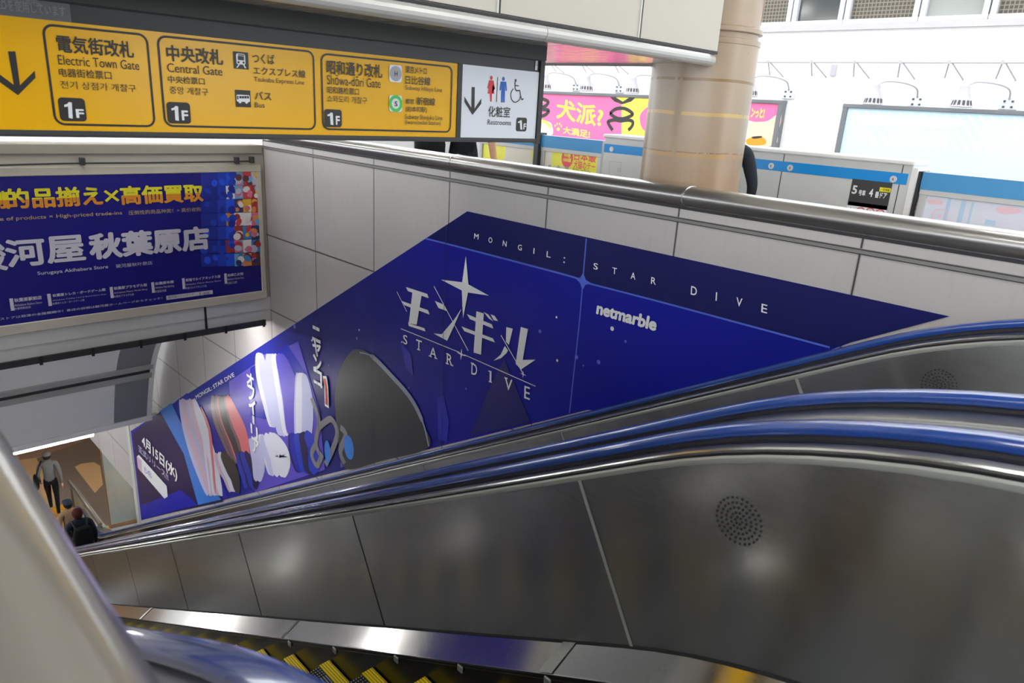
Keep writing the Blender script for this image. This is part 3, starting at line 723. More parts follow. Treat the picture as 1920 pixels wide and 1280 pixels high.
for u, v in ((155, 303), (445, 301), (473, 300)): q = ony(u, v, 7.20); m.cbox((q.x-.02, 7.185, q.z-.03), (q.x+.02, 7.24, q.z+.035), 'sign_dark', .005)
tag(m.build('conduit_wire', smooth='auto'), 'thin dark wire with clips running above the framed blue poster', 'wire')

# ------------------------------------------------------------------ long blue poster along the right wall
wp_ = empty('wall_poster', (XW, 6.0, -2.0), 'huge blue poster along the right wall with a white katakana title and star', 'poster')
ink('wrap_navy', (26, 30, 92), .25, .25); ink('wrap_line', (84, 110, 220), .3); ink('wrap_white', (246, 248, 252), .3); ink('wrap_seam', (20, 20, 60), .4)
t = NT('wrap_blue'); t.p(.25, 0, .16); P_ = t.pos(); xx, yy, zz = t.sep(P_)
f = t.ramp(t.math('MULTIPLY_ADD', yy, .1, 0), [(0, S((26, 34, 128))), (.22, S((26, 32, 158))), (.40, S((30, 32, 152))), (.62, S((44, 46, 120))), (.80, S((46, 52, 170))), (1, S((38, 48, 165)))])
n = t.noise(P_, 1.1, 3); t.col(t.mix(t.math('MULTIPLY', t.math('SUBTRACT', n, .45), .8), f, S((20, 22, 104)))); M['wrap_blue'] = t.m
pr = Print('x', XW-.003)
top = [(876,396), (1780,593)]
bot = lambda y: (XW, y, -.2915-T30*y)
pA, pB, pE, pD = pr.P((876,396)), pr.P((1780,593)), pr.P((245,808)), pr.P((265,975))
m = MB()
pts = [pA, pB, (-2.0, -.2915-T30*2.0+.07), (-4, -.2915-T30*4+.02), (-8, -.2915-T30*8+.0), (pD[0], pD[1]), (pE[0], pE[1])]
pts[2] = (-1.55, -.2915-T30*1.55-.05); pts[3] = (-2.65, -.2915-T30*2.65-.03); pts[4] = (-2.75, -.2915-T30*2.75)
pts.insert(2, (-1.2, -.98))
n_ = len(pts); m.add([(XW-.003, -u, v) for u, v in pts]+[(XW+.001, -u, v) for u, v in pts], [tuple(range(n_))]+[(i, (i+1)%n_, n_+(i+1)%n_, n_+i) for i in range(n_)], 'wrap_blue')
sheet = m.build('printed_sheet', wp_)
LN, WH = 'wrap_line', 'wrap_white'
# navy band on top
pr.poly([(876,396), (1780,593), (1560,651), (799,447)], 'wrap_navy', 1)
pr.view(2.4614, 540, 380)
pr.curve([(637,165), (800,206), (1080,279), (1280,332), (1345,352)], .012, LN, 2); pr.curve([(1378,165), (1370,260), (1364,330), (1362,362)], .010, LN, 2); pr.curve([(1362,362), (1345,560), (1322,770), (1300,970)], .009, LN, 2)
pr.poly([(1325,345), (1350,346), (1364,322), (1376,355), (1402,372), (1374,378), (1360,405), (1350,370)], LN, 3)
pr.view(1, 0, 0); pr.curve([(1104,531), (1240,566), (1400,609), (1556,651)], .010, LN, 2)
pr.view(2.4614, 540, 380)
for ch, cx, cy in (('M',870,155), ('O',935,172), ('N',1001,188), ('G',1071,206), ('I',1136,222), ('L',1204,238), (':',1276,264), ('S',1421,293), ('T',1508,314), ('A',1594,337), ('R',1688,360)):
    k = 12+ (cx-870)*.0045; w = {'I': 2.2, ':': 3, 'M': 10}.get(ch, 8.5)*(k/12)
    pr.text3(ch, (cx-w, cy+k-w*.25), (cx+w, cy+k+w*.25), (cx-w+2, cy-k-w*.25), WH, 3, .008)
pr.view(1, 0, 0)
for ch, cx, cy in (('D',1302,545), ('I',1344,555.5), ('V',1387,566), ('E',1434,578)):
    k = 8; w = {'I': 1.6}.get(ch, 6)
    pr.text3(ch, (cx-w, cy+k-w*.25), (cx+w-1, cy+k+w*.25), (cx-w+1, cy-k-w*.25), WH, 3, .008)
# title
pr.view(2.4614, 540, 380)
for q in ([(546,388),(645,420),(652,440),(556,407)], [(577,408),(620,422),(596,562),(560,556)], [(556,545),(560,556),(632,578),(637,593),(560,568)], [(525,452),(648,495),(656,515),(540,472)],
          [(680,452),(722,470),(738,500),(697,485)], [(803,488),(770,565),(737,636),(673,602),(712,606),(768,540)],
          [(872,500),(906,510),(893,700),(859,690)], [(828,513),(943,560),(950,580),(842,536)], [(803,570),(948,625),(958,644),(817,592)], [(905,503),(926,514),(950,546),(930,534)], [(937,514),(956,521),(972,545),(952,541)],
          [(1010,573),(1040,580),(1022,655),(1008,640)], [(1003,660),(1018,680),(1012,692),(986,716),(951,728),(984,700)], [(1077,572),(1110,582),(1086,724),(1145,723),(1078,768),(1053,742)]):
    pr.poly(q, WH, 3)
for a, b, w in (((505,410),(551,502),.006), ((676,384),(834,682),.007), ((523,580),(795,690),.006), ((815,700),(1145,846),.006), ((985,610),(1089,790),.007)): pr.stroke([a, b], w, WH, 3)
def star(c, up, rt, dn, lf, k=.13):
    cx, cy = c; o = []
    T = [up, rt, dn, lf]
    for i in range(4):
        a, b = T[i], T[(i+1)%4]; o.append(a)
        o.append((cx+((a[0]-cx)+(b[0]-cx))*k, cy+((a[1]-cy)+(b[1]-cy))*k))
    pr.poly(o, WH, 4)
star((821,390), (824,244), (931,428), (811,532), (709,354)); star((803,698), (804,672), (826,708), (800,726), (780,688)); star((1088,790), (1089,774), (1104,797), (1087,808), (1074,785))
pr.curve([(823,300),(819,385),(813,480)], .03, WH, 4)
for ch, cx, cy, k in (('S',543,631,21), ('T',606,656,23), ('A',672,691,23), ('R',748,723,24), ('D',862,768,26), ('I',937,802,25), ('V',1020,838,27), ('E',1106,876,29)):
    w = {'I': 4, 'S': 10, 'A': 16, 'V': 17}.get(ch, 13)
    pr.text3(ch, (cx-w, cy+k-w*.36), (cx+w, cy+k+w*.36), (cx-w+1, cy-k-w*.36), WH, 3, .006)
    if ch in 'TIAR':
        for sx in ((-w*.8, w*.8) if ch in 'AR' else (0,)): pr.stroke([(cx+sx-7, cy+k-2+(sx-7)*.36), (cx+sx+7, cy+k-2+(sx+7)*.36)], .010, WH, 3)
    if ch in 'IVDR': pr.stroke([(cx-w*.7-6, cy-k+1-(w*.7+6)*.36), (cx-w*.7+8, cy-k+1-(w*.7-8)*.36)], .010, WH, 3)
pr.text3('netmarble', (1424,512), (1700,593), (1432,455), WH, 3, .045)
# faint facets and specks
ink('wrap_facet', (26, 28, 112), .25); ink('wrap_facet_b', (38, 44, 180), .25); ink('wrap_violet', (96, 84, 200), .3, .16); ink('wrap_sky', (60, 130, 225), .3); ink('wrap_deep', (28, 26, 84), .3)
pr.poly([(1000,720),(1120,1010),(840,1075),(930,860)], 'wrap_facet', 1); pr.poly([(520,640),(570,700),(580,800),(545,760)], 'wrap_facet_b', 1); pr.poly([(690,900),(720,890),(745,1010),(735,1105),(695,1090)], 'wrap_facet_b', 1)
for i in range(46):
    u, v = rnd.uniform(20, 1650), rnd.uniform(430, 900)
    if 500 < u < 1160 and 380 < v < 900 and rnd.random() < .7: continue
    if v < 440+abs(u-700)*.0+max(0, 560-u)*.2 or v > 1010 - u*.13: continue
    r_ = rnd.uniform(.006, .016)*(1+max(0, 500-u)/500); pr.ell((u, v), r_, r_, 'wrap_line' if rnd.random() < .6 else WH, 2, 8)
# plain stand-in for the picture half: soft colour fields, no figures
ink('art_char', (54, 57, 62), .3); ink('art_char_hi', (150, 156, 176), .3); ink('art_lilac', (196, 200, 240), .3, .16); ink('art_pale', (226, 228, 246), .3, .16); ink('art_pink', (214, 188, 214), .3); ink('art_coral', (226, 120, 130), .3); ink('art_mauve', (124, 96, 112), .3); ink('art_red', (190, 50, 62), .3); ink('art_royal', (34, 60, 190), .3); ink('art_silver', (130, 128, 136), .3)
pr.view(1, 0, 0)
yb = lambda u: 975-(u-265)*.2478
pr.poly([(249,812),(300,772),(420,940),(268,972)], 'wrap_deep', 1); pr.poly([(262,948),(340,918),(372,946),(268,972)], 'wrap_facet_b', 2)
pr.poly([(300,770),(322,755),(392,902),(415,936),(372,946),(345,850)], 'wrap_sky', 1); pr.poly([(330,752),(352,736),(400,860),(430,934),(420,936)], 'wrap_facet_b', 2)
def ribbons(line, spread, n, wpx, tones, seed, taper=True):
    """a sheaf of soft ribbons following one line: plain colour fields only"""
    g = random.Random(seed); K_ = len(line)
    for i in range(n):
        o = (i+.5)/n*2-1+g.uniform(-.12, .12); ph = g.uniform(-.3, .3)
        pts = [(x+spread*o*(1-.35*abs(2*j/(K_-1)-1))+ph*3*math.sin(j*1.7+i), y+g.uniform(-1.5, 1.5)) for j, (x, y) in enumerate(line)]
        n_ = (K_-1)*6+1; w = [wpx*(math.sin(PI*(q+.6)/(n_+.2))**.55 if taper else 1) for q in range(n_)]
        pr.curve(pts, w, tones[g.randrange(len(tones))], 3)
pr.poly([(430,715),(500,668),(560,640),(600,770),(610,880),(480,922),(440,850)], 'wrap_violet', 1); pr.poly([(470,690),(540,645),(575,700),(590,760),(520,790),(470,780)], 'wrap_facet_b', 1)
ribbons([(352,748),(366,800),(384,860),(404,928)], 20, 9, .34, ['art_pink', 'art_pink', 'art_pale', 'art_lilac'], 1)
ribbons([(372,760),(386,800),(392,850),(400,925)], 12, 3, .10, ['art_red', 'art_coral', 'art_pale'], 2)
ribbons([(414,742),(424,780),(440,820),(452,868)], 20, 9, .34, ['art_mauve', 'art_mauve', 'art_coral', 'art_char'], 3)
ribbons([(412,850),(424,872),(434,892),(440,922)], 14, 5, .26, ['art_pale', 'art_pink', 'art_char'], 4); ribbons([(452,848),(462,870),(468,890),(470,914)], 14, 6, .24, ['art_royal', 'wrap_deep', 'art_royal'], 5)
ribbons([(512,664),(522,705),(530,755),(534,815)], 26, 12, .30, ['art_lilac', 'art_pale', 'art_lilac', 'wrap_violet'], 6)
ribbons([(488,662),(494,705),(504,750),(512,800)], 7, 4, .22, ['art_pale', 'art_lilac'], 7); ribbons([(566,700),(570,745),(570,795),(566,848)], 10, 5, .24, ['art_pale', 'art_pale', 'art_lilac'], 8)
ribbons([(500,815),(512,838),(520,860),(520,890)], 22, 7, .28, ['art_pale', 'art_lilac', 'art_pale'], 9); ribbons([(560,812),(568,836),(572,858),(572,884)], 22, 7, .28, ['art_royal', 'wrap_deep', 'art_royal', 'wrap_facet_b'], 10)
ribbons([(474,820),(482,845),(486,870),(484,900)], 9, 4, .2, ['art_lilac', 'wrap_violet'], 11)
# silver scroll ornaments with blue drops
for q in ([(586,745),(600,790),(594,830),(606,860)], [(600,800),(622,785),(634,810),(626,840),(612,870)], [(596,830),(586,850),(596,872),(606,850)], [(640,800),(650,815),(640,845),(648,868)]): pr.curve(q, .07, 'art_silver', 5)
pr.ell((616,846), .06, .13, 'wrap_sky', 6, 20); pr.ell((656,838), .09, .13, 'wrap_sky', 5, 20); pr.poly([(640,866),(660,852),(676,862),(640,876)], 'wrap_violet', 4)
# plain dark dome
pr.blob([(632,790),(630,740),(640,690),(664,656),(694,662),(730,700),(768,742),(792,790),(805,838),(720,862),(650,878),(636,830)], 'art_char', 4)
pr.curve([(676,660),(700,668),(736,704),(772,746),(795,792),(806,836)], [.012]*6+[.05]*18+[.02]*7, 'art_char_hi', 5)
# vertical lettering
def vert(txt, a, b, w, hgt, m_, lay, bold):
    n = len(txt)
    for i, ch in enumerate(txt):
        t_ = i/max(n-1, 1); cx, cy = a[0]+(b[0]-a[0])*t_, a[1]+(b[1]-a[1])*t_
        if ch == 'ー': pr.stroke([(cx, cy-hgt*.8), (cx+.5, cy+hgt*.8)], .05, m_, lay)
        else: pr.text(ch, (cx-w, cy+hgt), (cx+w, cy-hgt), m_, lay, bold)
vert('ニャンコ', (595,626), (598,708), 7.5, 10.5, WH, 6, .03); vert('オフィーリア', (471,712), (481,836), 6, 9.5, WH, 6, .03)
pr.curve([(611,704),(614,725),(615,762)], .075, WH, 6); pr.curve([(611,709),(614,727),(615,758)], .045, 'art_red', 7)
pr.text3('MONGIL: STAR DIVE', (370,748), (442,705), (368,741), WH, 5, .01)
pr.text3('4月15日(水)', (268,838), (334,905), (267,812), WH, 5, .03); pr.text3('正式リリース!!', (262,846), (318,902), (260,832), 'art_lilac', 5, .02)
pr.poly([(258,855),(262,852),(314,910),(316,930),(310,934),(260,876)], WH, 5); pr.poly([(258,855),(267,862),(268,886),(260,876)], 'art_pink', 6); pr.text3('モンギル', (272,884), (286,898), (272,872), 'art_royal', 6, .01)
for yv in (5.25, 6.25, 4.25): pr.stroke([(-yv, -.29-T30*yv), (-yv, min(-.756, -.756-(yv-4.04)*.631))], .006, 'wrap_seam', 8, uv=True)
pr.build('lettering', sheet)

# ------------------------------------------------------------------ platform screen doors
XG = 5.5
def cabinet(y0, y1, label, seams, locks, extra=None):
    root = empty('platform_gate', (XG+.12, (y0+y1)/2, ZTOP), label, 'platform gate')
    m = MB(); m.cbox((XG, y0, ZTOP), (XG+.26, y1, -.232), 'gate_grey', .006)
    for y in seams: m.box((XG-.002, y-.003, ZTOP), (XG+.002, y+.003, -.235), 'sign_dark')
    m.build('body', root)
    m = MB(); m.cbox((XG-.02, y0-.01, -.236), (XG+.28, y1+.01, -.204), 'gate_top', .008); m.build('top_cover', root)
    m = MB(); m.box((XG-.003, y0+.02 if y0 < 4 else y0, -.368), (XG+.001, y1-.005, -.292), 'band_blue'); m.build('blue_band', root)
    for y, z in locks:
        m = MB(); m.lathe([(.024, 0), (.024, -.004), (.020, -.006), (.007, -.006), (.007, -.009)], (XG-.003, y, z), 'frame_alu', 18, 'x'); lk = m.build('key_lock', root)
        m = MB(); m.box((XG-.0125, y-.003, z-.008), (XG-.012, y+.003, z+.008), 'sign_dark'); m.build('key_slot', lk)
    return root
g1 = cabinet(1.735, 4.435, 'grey platform gate cabinet right of the pillar with a black car number plate', [2.665, 1.80, 3.45], [(2.755, -.335), (2.60, -.335), (1.845, -.338)])
pr = Print('x', XG-.002)
m = MB(); pr.rect((1589,384), (1674,343), 'sign_dark', 1); 
pr.view(5.333, 1560, 300)
pr.text('5', (195,335), (262,256), Wt, 2, .03); pr.text('号車', (262,352), (342,303), Wt, 2, .03); pr.text('4', (365,365), (420,288), Wt, 2, .03); pr.text('番ドア', (425,376), (557,325), Wt, 2, .03)
pr.rect((473,312), (593,283), 'poster_yellow', 2); pr.text('一号車側', (485,308), (580,290), K, 3, .01); pr.build('number_plate', g1)
pr = Print('x', XG-.002, 5.333, 1560, 300)
pr.rect((130,560), (560,462), Wt, 1); pr.poly([(172,500),(188,468),(206,500)], K, 2); pr.text('!', (186,497), (191,478), Wt, 3, .02)
for cx, cy in ((283,515), (380,522), (478,536)): pr.donut((cx, cy), .032, .006, 'ink_red', 2); pr.ell((cx, cy-3), .012, .012, K, 2, 12); pr.stroke([(cx-24, cy-24), (cx+24, cy+24)], .006, 'ink_red', 3)
pr.build('warning_label', g1)
m = MB(); m.box((XG-.006, 1.70, ZTOP), (XG+.26, 1.738, -.25), 'gate_top'); m.box((XG+.02, 1.685, ZTOP), (XG+.2, 1.702, -.27), 'sign_black'); m.build('end_post', g1)
g2 = cabinet(3.50, 4.44, 'x', [], [(4.31, -.335)]) if 0 else None
# left half of the cabinet run shows left of the pillar: hatch and lock
m = MB(); m.lathe([(.024, 0), (.024, -.004), (.020, -.006), (.007, -.006), (.007, -.009)], (XG-.003, 4.34, -.335), 'frame_alu', 18, 'x'); m.build('key_lock', g1)
pr = Print('x', XG-.001, 3.048, 1000, 0); pr.frame((430,1000), (505,928), .004, .004, 'ink_grey', 1); pr.donut((490,970), .016, .006, 'ink_grey', 2); pr.build('hatch', g1)
def door(y0, y1, label, pane):
    root = empty('platform_door', (XG+.1, (y0+y1)/2, ZTOP), label, 'platform door')
    x = XG+.05; m = MB()
    m.cbox((x+.003, y0+.002, ZTOP+.01), (x+.057, y0+.05, -.28), 'gate_grey', .004); m.cbox((x+.003, y1-.05, ZTOP+.01), (x+.057, y1-.002, -.28), 'gate_grey', .004); m.cbox((x, y0, -.425), (x+.06, y1, -.27), 'gate_grey', .004); m.cbox((x, y0, ZTOP), (x+.06, y1, ZTOP+.25), 'gate_grey', .004); m.build('frame', root)
    m = MB(); m.box((x-.003, y0, -.388), (x+.001, y1, -.272), 'band_blue_dull'); m.build('blue_band', root)
    m = MB(); m.box((x+.02, y0+.04, ZTOP+.2), (x+.035, y1-.04, -.42), pane); pn = m.build('glass_panel', root)
    return root, pn, x
ink('film_pale', (226, 230, 246), .2); ink('film_yellow', (240, 236, 90), .3); ink('film_pink', (246, 210, 222), .3); ink('film_sky', (190, 216, 242), .3); ink('board_pink', (240, 106, 160), .35); ink('board_yellow', (248, 236, 84), .35); ink('film_cream', (226, 222, 208), .35); ink('ink_rose', (236, 90, 110), .35)
d1, p1, xd = door(-.10, 1.68, 'platform door with pale film on its glass at the right edge', 'film_pale')
pr = Print('x', xd+.02, 5.333, 1560, 300)
pr.rect((1120,700), (1160,380), 'film_sky', 1); pr.rect((1270,720), (1300,400), 'film_sky', 1); pr.rect((1350,720), (1400,420), 'film_sky', 1); pr.blob([(960,400),(1080,395),(1100,440),(980,440)], 'film_pink', 1); pr.blob([(1640,480),(1800,470),(1900,520),(1700,540)], 'film_pink', 1); pr.poly([(1540,590),(1640,610),(1630,660),(1520,640)], 'film_sky', 1); pr.donut((1075,560), .05, .006, 'film_pink', 2); pr.ell((1075,560), .012, .012, 'film_pink', 2)
pr.rect((818,530), (925,432), 'ink_grey', 2); pr.donut((870,467), .028, .006, 'ink_red', 3); pr.ell((870,467), .016, .016, 'ink_sticker', 3); pr.build('film_print', p1)
d2, p2, xd = door(4.50, 5.30, 'platform door with a yellow and pink dog park advert on its glass', 'film_yellow')
pr = Print('x', xd+.02, 5.647, 800, 240)
pr.rect((1195,420), (1335,215), 'film_cream', 1); pr.text('日本最', (1560,340), (1800,268), 'ink_rose', 2, .02); pr.text('犬猫のテー', (1555,422), (1790,368), 'ink_rose', 2, .012); pr.text('わんわんレースショー', (1545,470), (1740,440), K, 2, 0)
pr.ell((1490,320), .075, .09, 'ink_rose', 2); pr.text('90種', (1455,305), (1530,265), 'film_yellow', 3, .03); pr.text('1000頭', (1445,355), (1535,322), 'film_yellow', 3, .03)
for i in range(7): pr.blob([(1195+i*45,420),(1205+i*45,385+i*4),(1222+i*45,380+i*4),(1232+i*45,425),(1215+i*45,445)], 'film_cream' if i % 2 else 'ink_grey', 2, 4)
pr.build('film_print', p2)
d3, p3, xd = door(5.36, 6.25, 'platform door with a cream and yellow advert half hidden under the sign', 'film_yellow')
pr = Print('x', xd+.02, 5.647, 800, 240); pr.blob([(850,180),(960,200),(1090,200),(1110,300),(1090,420),(820,400),(830,290)], 'film_cream', 1); pr.build('film_print', p3)
cabinet(6.35, 9.4, 'grey platform gate cabinet behind the person in black under the sign', [7.2], [(6.5, -.335)])
m = MB(); m.box((XG+.01, 5.30, ZTOP), (XG+.13, 5.36, -.25), 'sign_dark'); tag(m.build('door_post'), 'narrow dark post between the two advert covered platform doors below the sign', 'post')

# ------------------------------------------------------------------ billboards across the track
def board(y0, y1, z0, z1, label, face):
    root = empty('billboard', (XB-.05, (y0+y1)/2, z0), label, 'billboard'); x = XB-.14; m = MB(); w = .05
    m.cbox((x, y0, z1-w), (XB, y1, z1), 'board_frame', .006); m.cbox((x, y0, z0), (XB, y1, z0+w), 'board_frame', .006); m.cbox((x+.003, y0+.003, z0+w-.01), (XB-.003, y0+w*1.3, z1-w+.01), 'board_frame', .004); m.cbox((x+.003, y1-w*1.3, z0+w-.01), (XB-.003, y1-.003, z1-w+.01), 'board_frame', .004); m.build('frame', root)
    m = MB(); m.box((x+.03, y0+w, z0+w), (XB-.02, y1-w, z1-w), face); return root, m.build('printed_face', root), x+.03
ink('board_sky', (194, 226, 243), .35); ink('board_sky_b', (212, 236, 249), .35)
b1, f1, xf = board(4.93, 10.6, -1.15, .272, 'pink and yellow billboard with dog slogans across the track', 'board_pink')
pr = Print('x', xf, 3.048, 1000, 0)
pr.poly([(505,556),(700,560),(680,800),(505,800)], 'board_yellow', 1); pr.blob([(620,640),(700,600),(720,760),(640,750),(610,700)], 'board_pink', 2)
Y_ = 'board_yellow'
pr.view(3.42, 1012, 75); pr.text3('犬派?', (106,502), (402,566), (112,372), Y_, 2, .022); pr.text3('大満足!', (150,600), (322,630), (150,552), Y_, 2, .018); pr.view(3.048, 1000, 0)
pr.ell((143,738), .035, .03, Y_, 2)
for dx, dy in ((-18,-14), (-6,-24), (8,-24), (18,-12)): pr.ell((143+dx,732+dy), .014, .02, Y_, 2, 10)
for a, b in ((556, 590), (652, 660), (700, 720)):
    pass
def twist(cx, cy, w, hh, lay=3):
    pr.curve([(cx-w,cy),(cx-w*.5,cy-hh*.8),(cx,cy-hh),(cx+w*.5,cy-hh*.8),(cx+w,cy),(cx+w*.5,cy+hh*.8),(cx,cy+hh),(cx-w*.5,cy+hh*.8),(cx-w,cy)], .075, K, lay)
pr.poly([(440,556),(586,556),(560,580),(510,596),(465,580)], K, 3); pr.poly([(472,556),(552,556),(512,580)], Y_, 4); pr.view(3.42, 1012, 75); pr.curve([(450,470),(486,443),(523,437),(560,445),(597,475),(560,497),(523,505),(486,497),(450,470)], .055, K, 3); pr.curve([(468,578),(446,545),(440,522),(480,512),(523,518),(570,513),(598,526),(590,555),(568,578)], .055, K, 3); pr.view(3.048, 1000, 0)
pr.curve([(40,560),(85,580),(70,605),(40,615)], .06, K, 3); pr.curve([(40,625),(88,630),(70,655),(40,665)], .06, K, 3); pr.poly([(20,560),(60,580),(40,612),(20,615)], Y_, 2)
pr.blob([(30,690),(70,690),(105,710),(108,770),(30,770)], 'film_cream', 2); pr.curve([(40,690),(75,700),(100,730)], .05, Y_, 3)
pr.view(2.909, 1380, 0); pr.text('ンっと!', (80,640), (160,590), Y_, 2, .04)
ink('board_tan', (238, 208, 176), .4); pr.blob([(40,665),(110,665),(170,660),(215,630),(245,610),(246,660),(228,720),(210,790),(40,800)], 'board_tan', 2); pr.blob([(60,760),(130,742),(165,768),(150,790),(70,790)], 'poster_orange', 3); pr.blob([(90,745),(140,742),(135,752),(95,756)], K, 4)
pr.build('lettering', f1)
b2, f2, xf = board(-2.4, 4.11, -1.15, .262, 'large pale blue billboard across the track at the right edge', 'board_sky')
pr = Print('x', xf, 2.909, 1380, 0)
for i in range(16):
    x0 = 640+i*62; pr.poly([(x0,600+i*2.5),(x0+14,600+i*2.5),(x0+140,800+i*3),(x0+122,800+i*3)], 'board_sky_b', 1)
pr.blob([(660,630),(900,640),(1200,650),(1190,700),(900,690),(670,680)], 'facade_white', 2); pr.build('lettering', f2)
def flood(u, v, label):
    q = onx(u, v, XB-.42); r = empty('flood_lamp', (XB, q.y-.3, q.z), label, 'lamp', None)
    m = MB(); y, z = q.y, q.z
    m.lathe([(.05, .16), (.055, .10), (.075, .06), (.10, -.02), (.115, -.06), (.10, -.065)], (XB-.42, y, z), 'facade_line', 18); hd = m.build('lamp_head', r, smooth='auto')
    m = MB()
    for k_ in range(14):
        a = 2*PI*k_/14; cx_, cy_ = math.cos(a), math.sin(a); X_, Y0_ = XB-.42+.108*cx_, y+.108*cy_; m.add([(X_-.014*cy_, Y0_+.014*cx_, z-.045), (X_+.014*cy_, Y0_-.014*cx_, z-.045), (X_+.012*cy_-.012*cx_, Y0_-.012*cx_-.012*cy_, z+.01), (X_-.012*cy_-.012*cx_, Y0_+.012*cx_-.012*cy_, z+.01)], [(0,1,2,3)], 'sign_dark')
    m.build('cooling_fins', hd)
    m = MB(); m.tube(smooth([(XB-.42, y, z+.15), (XB-.36, y-.08, z+.21), (XB-.25, y-.26, z+.20), (XB-.12, y-.36, z+.15), (XB-.03, y-.36, z+.05)], 4), .011, 'facade_line', 8); m.build('arm', r, smooth='auto')
    m = MB(); m.cbox((XB-.03, y-.45, z-.06), (XB+.005, y-.27, z+.07), 'frame_alu', .004)
    for a in (-.40, -.32):
        for b in (-.03, .03): m.box((XB-.045, y+a-.01, z+b-.01), (XB-.03, y+a+.01, z+b+.01), 'ink_red' if 0 else 'sign_dark')
    m.build('mount_plate', r); return r
for u, v, l in ((1022,160,'flood lamp over the pink billboard, next to the sign edge'), (1100,163,'flood lamp over the slogan of the pink billboard'), (1186,167,'flood lamp over the pink billboard, close to the left side of the pillar'), (1406,172,'flood lamp over the pink billboard, half hidden by the right side of the pillar'),
               (1638,186,'flood lamp over the left end of the pale blue billboard'), (1804,190,'flood lamp over the middle of the pale blue billboard')): flood(u, v, l)
r = empty('support_cable', (XB-.3, 4, .746), 'thin cable with forked brackets along the white wall above the billboards', 'cable')
m = MB(); m.tube([(XB-.3, -2, .746), (XB-.3, 10.5, .746)], .012, 'facade_line', 8); m.build('cable', r)
for yv in (5.15, 4.55, 4.0, 3.46, 2.93, 2.40, 5.75, 6.4, 7.1, 7.8, 8.5, 9.2):
    m = MB(); m.tube([(XB, yv+.10, .60), (XB-.3, yv, .75)], .009, 'facade_line', 6); m.tube([(XB, yv-.10, .58), (XB-.3, yv-.03, .745)], .009, 'facade_line', 6); m.lathe([(.018, -.02), (.02, .02)], (XB-.3, yv, .75), 'facade_line', 8); m.build('bracket', r)
m = MB(); m.box((XB-.04, 4.33, .60), (XB+.01, 4.40, .74), 'facade_line'); m.build('junction_box', r)

# ------------------------------------------------------------------ lower landing: guard rail and tactile tiles
r = empty('guard_rail', (3.38, 16.4, ZBOT), 'stainless guard rail beside the bottom of the escalators', 'guard rail')
m = MB(); m.tube([(3.38, 15.35, -8.93), (3.38, 17.7, -8.93)], .04, 'steel_cap', 12); m.build('top_rail', r, smooth='auto')
m = MB(); m.box((3.42, 15.3, ZBOT), (3.46, 17.7, -8.99), 'concourse_grey'); m.build('side_panel', r)
for y in (15.45, 17.6): m = MB(); m.tube([(3.38, y, ZBOT), (3.38, y, -8.94)], .025, 'steel_cap', 10); m.build('post', r)
q = onz(107, 966, ZBOT)
m = MB(); m.cbox((q.x-.55, q.y-.35, ZBOT), (q.x+.35, q.y+.45, ZBOT+.012), 'tactile_yellow', .004)
for i in range(8):
    for j in range(7): m.lathe([(.03, ZBOT+.012), (.022, ZBOT+.02)], (q.x-.5+i*.115, q.y-.3+j*.115, 0), 'tactile_yellow', 8)
tag(m.build('tactile_tiles'), 'yellow tactile floor tiles at the feet of the person in the grey shirt', 'tactile paving')

# ------------------------------------------------------------------ lamps
def lamp(x0, y0, x1, y1, z, label, group=None, warm=False, w=.13, lm='lamp_white'):
    r = empty('ceiling_light', ((x0+x1)/2, (y0+y1)/2, z), label, 'lamp', group)
    d = Vector((x1-x0, y1-y0)).normalized(); n = Vector((-d.y, d.x))*w
    m = MB(); P4 = [(x0+n.x, y0+n.y), (x0-n.x, y0-n.y), (x1-n.x, y1-n.y), (x1+n.x, y1+n.y)]
    m.add([(a, b, z) for a, b in P4]+[(a, b, z+.06) for a, b in P4], [(3,2,1,0),(4,5,6,7),(0,1,5,4),(1,2,6,5),(2,3,7,6),(3,0,4,7)], 'lamp_shell'); m.build('housing', r)
    for s_ in (-.5, .5):
        m = MB(); m.tube([(x0+n.x*s_, y0+n.y*s_, z-.03), (x1+n.x*s_, y1+n.y*s_, z-.03)], .02, 'lamp_warm' if warm else lm, 8); m.build('tube', r)
G = 'fluorescent lights under the platform canopy'
for x in (-2.9, 1.6, 4.6):
    for y in (-4.4, -2.2, .0): lamp(x, y, x, y+1.4, 2.2, 'unseen twin tube light added under the platform canopy behind the soffit', G)
for y in (7.5, 11, 15): lamp(4.6, y, 4.6, y+1.4, 2.2, 'unseen twin tube light added under the platform canopy behind the soffit', G)
for x, y in ((1.9, 5.0), (1.9, 9.6), (.3, 5.0), (.3, 7.6), (1.9, 7.3)): lamp(x, y, x, y+1.4, 2.2, 'unseen twin tube light added under the platform canopy behind the soffit', G)  # first pair follows coping glints; the rest are fill lamps added for the poster
r = empty('tube_light', (1.4, 11.42, -5.12), 'bright tube light along the bottom edge of the curved stairwell ceiling', 'lamp')
m = MB(); m.box((.1, 11.40, -5.12), (2.58, 11.46, -5.03), 'lamp_white'); m.build('diffuser', r); m = MB(); m.box((.08, 11.45, -5.13), (2.60, 11.50, -5.02), 'lamp_shell'); m.build('housing', r)
lamp(.6, 7.62, 3.3, 7.62, -2.42, 'fluorescent light hidden behind the foot of the end wall', None, w=.08, lm='lamp_lower')
for x, y in ((.5, 19), (3.2, 19), (.5, 23), (3.2, 23), (6, 19), (6, 23)): lamp(x, y, x+1.4, y, -7.26, 'warm ceiling light of the lower concourse', 'concourse ceiling lights', True)

